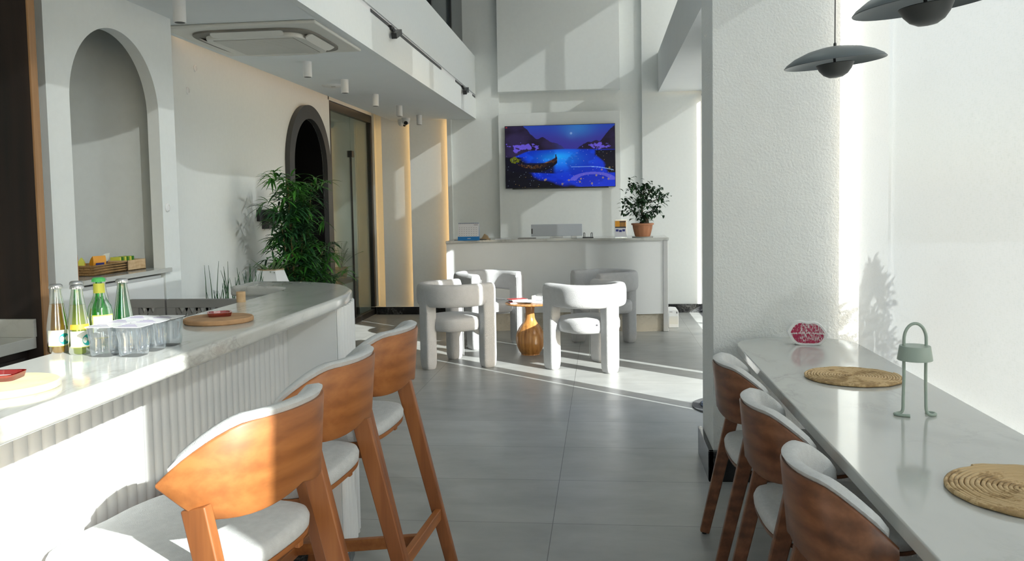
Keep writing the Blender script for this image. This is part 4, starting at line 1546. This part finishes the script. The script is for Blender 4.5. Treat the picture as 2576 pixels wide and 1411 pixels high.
tag(MB().box((-.09, -.05, 0), (.09, .05, .006)).obj('paper_sheet', PAPER, None, (-1.12, 9.52, 1.05)), 'loose sheet of paper left of centre on the reception desk', 'paper')
tag(MB().box((-.10, -.07, 0), (.10, .07, .009)).obj('clipboard', TAUPE, None, (-.86, 9.66, 1.05), bevel=.002), 'grey clipboard lying on the reception desk', 'clipboard')
tag(MB().box((-.035, -.02, 0), (.035, .02, .022)).obj('card_box', PLW, None, (-.32, 9.68, 1.05), bevel=.003), 'small white box in front of the monitor', 'box')
MONM = plain('grey_white_plastic', (.52, .55, .60), .4, var=.01)
mo = thing('monitor', 'white monitor seen from behind on the reception desk', 'monitor', (-.53, 9.90, 1.05))
mbk = MB().box((-.30, -.02, .015), (.30, .012, .155)).obj('back_cover', MONM, mo, bevel=.006)
MB().box((-.297, -.0235, .045), (-.282, -.019, .105)).obj('port_cover', BINL, mbk)
MB().box((-.08, -.06, 0), (.08, .06, .015)).obj('foot', PLW, mo, bevel=.003)
ch = thing('card_holder', 'small black wire card holder on the reception desk', 'card holder', (-.16, 9.62, 1.05))
MB().box((-.062, -.02, 0), (.062, .02, .010)).obj('tray', BLACKM, ch, bevel=.002)
for sx in (-1, 1):
    MB().tube(smooth_path([(sx * .050, -.012, .01), (sx * .050, -.012, .050), (sx * .045, -.008, .058), (sx * .036, -.004, .055), (sx * .034, 0, .045), (sx * .034, 0, .01)], 4), .0035, 8).obj('wire_side', BLACKM, ch, smooth=60)
as_ = thing('acrylic_sign', 'upright acrylic stand with a printed sunset leaflet beside the plant pot', 'sign holder', (.205, 9.50, 1.05))
MB().box((-.072, -.004, 0), (.072, .004, .205)).obj('acrylic_sheet', ACRY, as_)
MB().box((-.072, -.03, 0), (.072, .03, .004)).obj('base', ACRY, as_)
lf_ = MB().box((-.064, -.006, .012), (.064, -.0045, .195)).obj('leaflet', PAPER, as_)
MB().box((-.060, -.0072, .115), (.060, -.006, .190)).obj('sunset_print', ORNG, lf_)
m = MB()
for q in range(4):
    m.box((-.005 + q * .016, -.0082, .118), (.002 + q * .016, -.0072, .185))
m.box((-.01, -.0082, .176), (.058, -.0072, .187))
m.box((-.06, -.0078, .112), (.06, -.0072, .126))
m.obj('pergola_print', INK, lf_)
m = MB()
for a, b in ((-.052, .085), (-.016, .078), (.02, .085)):
    m.box((a, -.0076, b - .012), (a + .03, -.006, b + .012), )
m.obj('photo_prints', NAVY, lf_)
# bonsai
bn = thing('potted_ficus', 'small bushy ficus in a ribbed terracotta pot on the reception desk', 'potted plant', (.455, 9.62, 1.05))
MB().lathe([(0, 0), (.115, 0), (.12, .008), (.11, .008), (0, .006)], 40).obj('saucer', GREYW, bn, smooth=40)
m = MB()
n = 48
rings = []
for r, z, am in ((.080, .008, 0), (.086, .02, .002), (.105, .10, .003), (.112, .135, .001), (.113, .138, 0), (.126, .140, 0), (.127, .158, 0), (.115, .158, 0), (.108, .135, 0)):
    rings.append([((r + am * math.cos(12 * 2 * PI * i / n)) * math.cos(2 * PI * i / n), (r + am * math.cos(12 * 2 * PI * i / n)) * math.sin(2 * PI * i / n), z) for i in range(n)])
m.loft(rings)
m.obj('pot', TERRA, bn, smooth=40)
MB().cyl((0, 0, .12), .108, .018, 32).obj('soil', SOIL, bn)
m = MB()
m.tube(smooth_path([(.0, 0, .13), (.03, .01, .16), (.035, 0, .21), (.0, 0, .25), (-.005, 0, .32), (.01, 0, .42)], 4), [.05, .052, .05, .047, .044, .040, .036, .033, .03, .027, .024, .02, .018, .016, .015, .014, .013, .012, .011, .010, .009][:21], 10)
brs = [((-.16, 0, .40)), ((-.10, .03, .58)), ((.12, 0, .52)), ((.20, -.02, .44)), ((.14, .02, .32)), ((-.12, -.03, .30)), ((.02, .05, .46)), ((-.02, -.06, .40)), ((.03, 0, .56)), ((.04, -.05, .24))]
for q in brs:
    m.tube(smooth_path([(0, 0, min(.38, q[2] - .06)), (q[0] * .5, q[1] * .5, q[2] - .04), q], 3), .005, 6)
m.obj('trunk', TRUNK, bn, smooth=60)
def leaf(m, p, d, L, W, droop=.3, fold=.15):
    d = Vector(d).normalized()
    s = d.cross(Vector((0, 0, 1)))
    if s.length < .05:
        s = Vector((1, 0, 0))
    s.normalize()
    nrm = s.cross(d)
    p = Vector(p)
    prof = [(0, .12), (.2, .75), (.45, 1), (.7, .75), (.88, .35), (1, .02)]
    o = len(m.v)
    for t, w_ in prof:
        c = p + d * L * t - Vector((0, 0, 1)) * droop * L * t * t
        m.v += [tuple(c - s * W * w_ / 2 + nrm * fold * W * w_), tuple(c), tuple(c + s * W * w_ / 2 + nrm * fold * W * w_)]
    for k in range(len(prof) - 1):
        a = o + 3 * k
        m.f += [(a, a + 1, a + 4, a + 3), (a + 1, a + 2, a + 5, a + 4)]
random.seed(11)
m = MB()
for q in brs:
    for k in range(46):
        c = Vector(q) + Vector((random.gauss(0, .042), random.gauss(0, .045), random.gauss(0, .042)))
        a = random.random() * 2 * PI
        leaf(m, c, (math.cos(a), math.sin(a), random.uniform(-.6, .5)), random.uniform(.045, .065), random.uniform(.026, .036), .5)
for k in range(50):
    c = Vector((random.gauss(-.01, .05), random.gauss(0, .05), random.uniform(.2, .5)))
    a = random.random() * 2 * PI
    leaf(m, c, (math.cos(a), math.sin(a), random.uniform(-.6, .5)), random.uniform(.045, .065), random.uniform(.026, .036), .5)
m.obj('foliage', leafmat('dark_ficus_leaf', (.018, .05, .022), (.04, .10, .04)), bn, smooth=60)

# white bin / small heater beside the desk
bi = thing('air_purifier', 'small white appliance on the floor at the right end of the desk', 'appliance', (.80, 9.86, 0))
m = MB()
m.prism([(-.052, 0), (.060, 0), (.060, .175), (.056, .20), (.045, .21), (-.02, .215), (-.045, .208), (-.052, .195)], -.13, .13, 'y')
m.obj('body', PLW, bi, bevel=.008)
MB().box((-.045, -.1325, .045), (.053, -.130, .135)).obj('front_grille', ACW, bi)
MB().box((.036, -.1345, .168), (.046, -.1305, .188)).obj('display', BINL, bi)
MB().box((-.04, -.1335, .182), (-.01, -.1305, .186)).obj('badge', BINL, bi)
# dark round mat
mt_ = thing('round_mat', 'dark round doormat partly hidden behind the stucco column', 'mat', (.93, 5.98, 0))
MB().cyl((0, 0, 0), .31, .008, 56).obj('rubber_rim', BINL, mt_)
MB().cyl((0, 0, .008), .25, .006, 56).obj('carpet_insert', MATB, mt_)
m = MB()
m.box((-.22, -.05, .0141), (.22, .02, .0155))
m.obj('grey_stripe', TAUPE, mt_)


# ================================================================== ARMCHAIRS
def armchair(label, loc, rz):
    t = thing('tub_armchair', label, 'armchair', loc, rz, 'white boucle tub armchairs around the wooden table')
    # ring: rounded-rectangle section along a U path, opening to +y
    R_ = .272
    path = [(R_, .215), (R_, .12), (R_, .03)] + [(R_ * math.cos(a), -.03 + R_ * math.sin(a) * .95) for a in [-PI * k / 16 for k in range(17)]] + [(-R_, .03), (-R_, .12), (-R_, .215)]
    sec = [(a, b) for a, b in sellipse(.055, .10, 28, 3.4)]
    rings = []
    n_ = len(path)
    for i, (x, y) in enumerate(path):
        if i == 0:
            d = Vector((0, -1, 0))
        elif i == n_ - 1:
            d = Vector((0, 1, 0))
        else:
            d = Vector((path[i + 1][0] - path[i - 1][0], path[i + 1][1] - path[i - 1][1], 0)).normalized()
        s = Vector((d.y, -d.x, 0))
        rings.append([Vector((x, y, .655)) + s * a + Vector((0, 0, b)) for a, b in sec])
    def endcap(r, d):
        out_ = []
        c = sum(r, Vector()) / len(r)
        for k_, f in ((.012, .86), (.007, .96)):
            out_.append([c + (p - c) * f + d * k_ for p in r])
        return out_
    e0 = endcap(rings[0], Vector((0, 1, 0)))
    e1 = endcap(rings[-1], Vector((0, 1, 0)))
    MB().loft(e0 + rings + e1[::-1]).obj('curved_backrest', BOUCLEW, t, smooth=60)
    # three legs
    def leg(x, y, rot, ztop):
        m = MB()
        rg = []
        for z, fx, fy in ((.0, .70, .72), (.012, .86, .86), (.05, .97, .97), (.12, 1, 1), (ztop - .02, 1, 1), (ztop, .97, .97)):
            ou = sellipse(.055 * fx, .070 * fy, 28, 5)
            c_, s2 = math.cos(rot), math.sin(rot)
            rg.append([(x + a * c_ - b * s2, y + a * s2 + b * c_, z) for a, b in ou])
        m.loft(rg)
        return m.obj('leg', BOUCLEW, t, smooth=50)
    leg(R_, .165, 0, .72)
    leg(-R_, .165, 0, .72)
    leg(0, -.03 - R_ * .95 + .0, PI / 2, .66)
    m = MB()
    for sx in (-1, 1):
        m.tube([(sx * (R_ - .05), .236, .03), (sx * (R_ - .05), .237, .70)], .003, 6)
        m.tube([(sx * (R_ - .035), .236, .03), (sx * (R_ - .035), .237, .70)], .003, 6)
    m.obj('seam_piping', GREYW, t)
    ou = sellipse(.262, .245, 48, 2.6)
    rg = []
    for z, f in ((.335, .90), (.345, .97), (.37, 1.0), (.42, 1.0), (.445, .975), (.458, .90), (.464, .7), (.466, .3)):
        rg.append([(a * f, b * f - .01, z) for a, b in ou])
    sc_ = MB().loft(rg).obj('seat_cushion', BOUCLEW, t, smooth=60)
    MB().box((-.016, -.004, 0), (.016, .0, .014), Matrix.Translation((-.10, -.243, .405))).obj('fabric_tag', INK, sc_)
    return t
def face(x, y, tx, ty):
    return math.atan2(ty - y, tx - x) - PI / 2
ach = armchair('white armchair standing left of the wooden table, closest to the bar', (-1.335, 7.50, 0), face(-1.30, 7.50, -.80, 7.97))
dup(ach, (-.135, 7.38, 0), face(-.14, 7.44, -.62, 7.98), 'white sunlit armchair right of the wooden table, closest to the camera')
dup(ach, (-1.20, 8.62, 0), face(-1.20, 8.62, -.80, 8.18), 'white armchair behind the wooden table on the left, nearest the desk')
dup(ach, (.02, 8.62, 0), face(.02, 8.62, -.55, 8.30), 'white armchair behind the sunlit one, in front of the desk on the right')

# wooden vase-shaped table
st = thing('side_table', 'turned wooden side table with a gourd-shaped base', 'side table', (-.70, 8.04, 0))
prof = [(0, 0), (.085, 0), (.09, .01), (.115, .05), (.135, .11), (.138, .16), (.128, .215), (.10, .27), (.068, .31), (.050, .345), (.045, .38), (.043, .43), (.046, .475), (0, .475)]
MB().lathe([(p.x, p.z) for p in smooth_path([(r, 0, z) for r, z in prof], 4)], 56).obj('gourd_base', BWOOD, st, smooth=60)
MB().lathe([(0, .472), (.12, .474), (.235, .488), (.24, .495), (.235, .502), (0, .502)], 56).obj('round_top', BWOOD, st, smooth=40)
random.seed(5)
bk = [(-.10, -.02, .502, .30, REDP, .20, .14, .012, 'red-covered magazine at the bottom of the pile on the wooden table'),
      (-.05, -.05, .515, -.15, LABW, .19, .13, .014, 'white magazine on the left of the wooden table'),
      (-.12, .0, .530, .55, REDP, .17, .12, .008, 'glossy red magazine topmost on the wooden table'),
      (.08, -.04, .502, -.35, PAPER, .17, .12, .018, 'pale book under the white box on the wooden table')]
for (x, y, z, rz, ma, lx, ly, h, lab) in bk:
    t = thing('magazine', lab, 'magazine', (-.70 + x, 8.04 + y, z), rz, 'magazines on the wooden table')
    MB().box((-lx / 2, -ly / 2, .0015), (lx / 2 - .002, ly / 2 - .002, h - .0015)).obj('pages', PAPER, t)
    MB().box((-lx / 2 - .001, -ly / 2 - .001, h - .0015), (lx / 2, ly / 2, h)).obj('front_cover', ma, t)
    MB().box((-lx / 2 - .001, -ly / 2 - .001, 0), (lx / 2, ly / 2, .0015)).obj('back_cover', INK, t)
t = thing('white_box', 'white open cardboard box on the right of the wooden table', 'box', (-.61, 8.06, .520), -.5)
wicker('b', .06, .045, .045, PLW).obj('box_body', PLW, t)
MB().box((-.062, .045, .044), (.062, .10, .047), Matrix.Rotation(.1, 4, 'X')).obj('lid', PLW, t)

# ================================================================== PLANTS ON THE LEFT
random.seed(21)
bp = thing('bamboo_plant', 'tall artificial bamboo plant in front of the arched black doorway', 'potted plant', (-2.60, 6.95, 0))
MB().lathe([(0, 0), (.12, 0), (.15, .30), (.155, .32), (.14, .32), (.135, .28), (0, .28)], 36).obj('pot', PLW, bp, smooth=40)
MB().cyl((0, 0, .27), .134, .015, 28).obj('soil', SOIL, bp)
stems = []
for k in range(9):
    a = 2 * PI * k / 9
    r = .05
    tx, ty = random.uniform(-.10, .10), random.uniform(-.22, .30)
    hh = random.uniform(1.3, 1.72)
    stems.append(((r * math.cos(a), r * math.sin(a), .28), (tx * .5, ty * .5, hh * .6), (tx, ty, hh)))
stems.append(((0, 0, .28), (.02, .25, .75), (.05, .55, 1.05)))
stems.append(((0, 0, .28), (.05, .2, .6), (.08, .62, .85)))
for s3 in stems:
    MB().tube(smooth_path(s3, 6), [.010 - .0006 * i for i in range(13)], 8).obj('cane', STEM, bp, smooth=60)
m1, m2 = MB(), MB()
def cluster(p, sc, mm, n=9):
    for k in range(n):
        a = random.random() * 2 * PI
        leaf(mm, p, (math.cos(a), math.sin(a), random.uniform(-.3, .9)), random.uniform(.10, .17) * sc, random.uniform(.016, .024), random.uniform(.2, .7), .2)
for i, s3 in enumerate(stems):
    pth = smooth_path(s3, 8)
    lo = 3 if i < 9 else 4
    for q in pth[lo:]:
        for k in range(3):
            off = Vector((random.uniform(-.13, .13), random.uniform(-.19, .19), random.uniform(-.05, .08)))
            c = q + off
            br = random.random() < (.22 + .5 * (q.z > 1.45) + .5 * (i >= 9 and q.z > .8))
            cluster(c, 1.0, m2 if br else m1, 8)
for z in (.40, .5, .6, .7):
    for k in range(5):
        c = Vector((random.uniform(-.15, .2), random.uniform(-.28, .35), z))
        cluster(c, 1.1, m1 if random.random() < .75 else m2, 8)
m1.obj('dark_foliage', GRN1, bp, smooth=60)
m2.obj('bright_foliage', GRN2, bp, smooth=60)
# white faceted planter with rush-like stems
fp = thing('faceted_planter', 'white faceted planter with a small spiky plant in front of the bamboo', 'potted plant', (-2.50, 6.15, 0))
MB().lathe([(0, 0), (.10, 0), (.14, .78), (.15, .80), (.15, .86), (.10, .985), (.095, .985), (.09, .93), (0, .93)], 7).obj('planter_body', PLW, fp)
MB().lathe([(.092, .984), (.102, .984), (.102, .992), (.092, .992)], 7).obj('copper_rim', KRAFT, fp)
MB().cyl((0, 0, .90), .088, .05, 7).obj('soil', SOIL, fp)
m = MB()
for k in range(34):
    a = random.random() * 2 * PI
    leaf(m, (.03 * math.cos(a), .03 * math.sin(a), .95), (math.cos(a), math.sin(a), random.uniform(.5, 1.6)), random.uniform(.12, .20), .016, random.uniform(.1, .5), .2)
m.obj('spiky_leaves', GRN3, fp, smooth=60)
rp = thing('rush_planter', 'long planter of thin dark rush stems against the bending wall', 'potted plant', (-2.36, 5.25, 0))
MB().box((-.08, -.40, 0), (.08, .40, .80)).obj('planter_box', PLW, rp, bevel=.008)
m = MB()
for k in range(62):
    y = -.37 + .74 * (k % 31) / 30 + random.uniform(-.01, .01)
    x = random.uniform(-.06, .06)
    h_ = random.uniform(.12, .34) * (1.0 if y < .2 else .85)
    ly, lx = random.uniform(-.35, .35), random.uniform(-.15, .15)
    m.tube(smooth_path([(x, y, .78), (x + lx * h_ * .5, y + ly * h_ * .5, .80 + h_ * .5), (x + lx * h_, y + ly * h_ * 1.2, .80 + h_)], 3), [.0026] * 4 + [.002, .0015, .001], 5)
m.obj('rush_stems', GRN1, rp, smooth=60)
# black wall dispenser
wd = thing('wall_intercom', 'dark wall unit beside the bamboo', 'wall unit', (-3.05, 7.36, 1.355))
MB().box((0, -.15, -.02), (.03, .17, .085)).obj('back_plate', BLACKM, wd, bevel=.003)
MB().box((0, -.04, -.09), (.07, .18, .075)).obj('front_box', MIRF, wd, bevel=.004)
# palm on black table behind the glass
bt_ = thing('side_table', 'black side table behind the glass partition', 'side table', (-3.36, 10.42, 0))
MB().box((-.20, -.45, .50), (.20, .28, .54)).obj('table_top', BLACKM, bt_, bevel=.004)
for sx in (-1, 1):
    for yy in (-.42, .24):
        MB().box((sx * .18 - .02, yy - .02, 0), (sx * .18 + .02, yy + .02, .50)).obj('leg', BLACKM, bt_)
pl = thing('potted_palm', 'small palm in a round wicker basket on the black table', 'potted plant', (-3.335, 10.50, .54))
MB().lathe([(0, 0), (.062, 0), (.075, .05), (.082, .125), (.088, .14), (.078, .14), (.074, .12), (0, .12)], 30).obj('wicker_pot', HUMID, pl, smooth=40)
m = MB()
ms = MB()
for k in range(15):
    a = 2 * PI * k / 15 + random.uniform(-.2, .2)
    el = random.uniform(.9, 1.45)
    d = Vector((math.cos(a) * math.cos(el), math.sin(a) * math.cos(el), math.sin(el)))
    Ln = random.uniform(.32, .52)
    pts = [Vector((0, 0, .12)) + d * Ln * t - Vector((0, 0, 1)) * .16 * Ln * t * t * 2 + Vector((d.x, d.y, 0)) * .35 * Ln * t * t for t in [q / 10 for q in range(11)]]
    ms.tube(pts, .0025, 5)
    for q in range(4, 11):
        tdir = (pts[q] - pts[q - 1]).normalized()
        s = tdir.cross(Vector((0, 0, 1))).normalized()
        for sg in (-1, 1):
            for e in (0, .5):
                leaf(m, pts[q - 1].lerp(pts[q], e), tdir * .7 + s * sg * .9, .11 * (1.2 - .06 * q), .007, .25, .1)
ms.obj('fronds', GRN1, pl, smooth=60)
m.obj('leaflets', GRN1, pl, smooth=60)

# outdoor shrub whose shadow falls on the blind
random.seed(9)
sh = thing('outdoor_shrub', 'leafy shrub outside the window, throwing its shadow on the blind', 'shrub', (2.35, 3.22, -.12))
m = MB()
for k in range(1500):
    h_ = random.random() ** .8
    r_ = .30 * min(1, (1.02 - h_) / .40) ** .7 + .01 + .05 * math.sin(h_ * 37)
    a = random.random() * 2 * PI
    rr = r_ * math.sqrt(random.random())
    leaf(m, (rr * math.cos(a), rr * math.sin(a), .2 + 1.70 * h_), (math.cos(a), math.sin(a), random.uniform(-.2, 1)), .11, .034, .3)
m.obj('foliage', GRN1, sh, smooth=60)
MB().tube([(0, 0, 0), (.02, 0, 1.6)], .02, 8).obj('stem', TRUNK, sh)
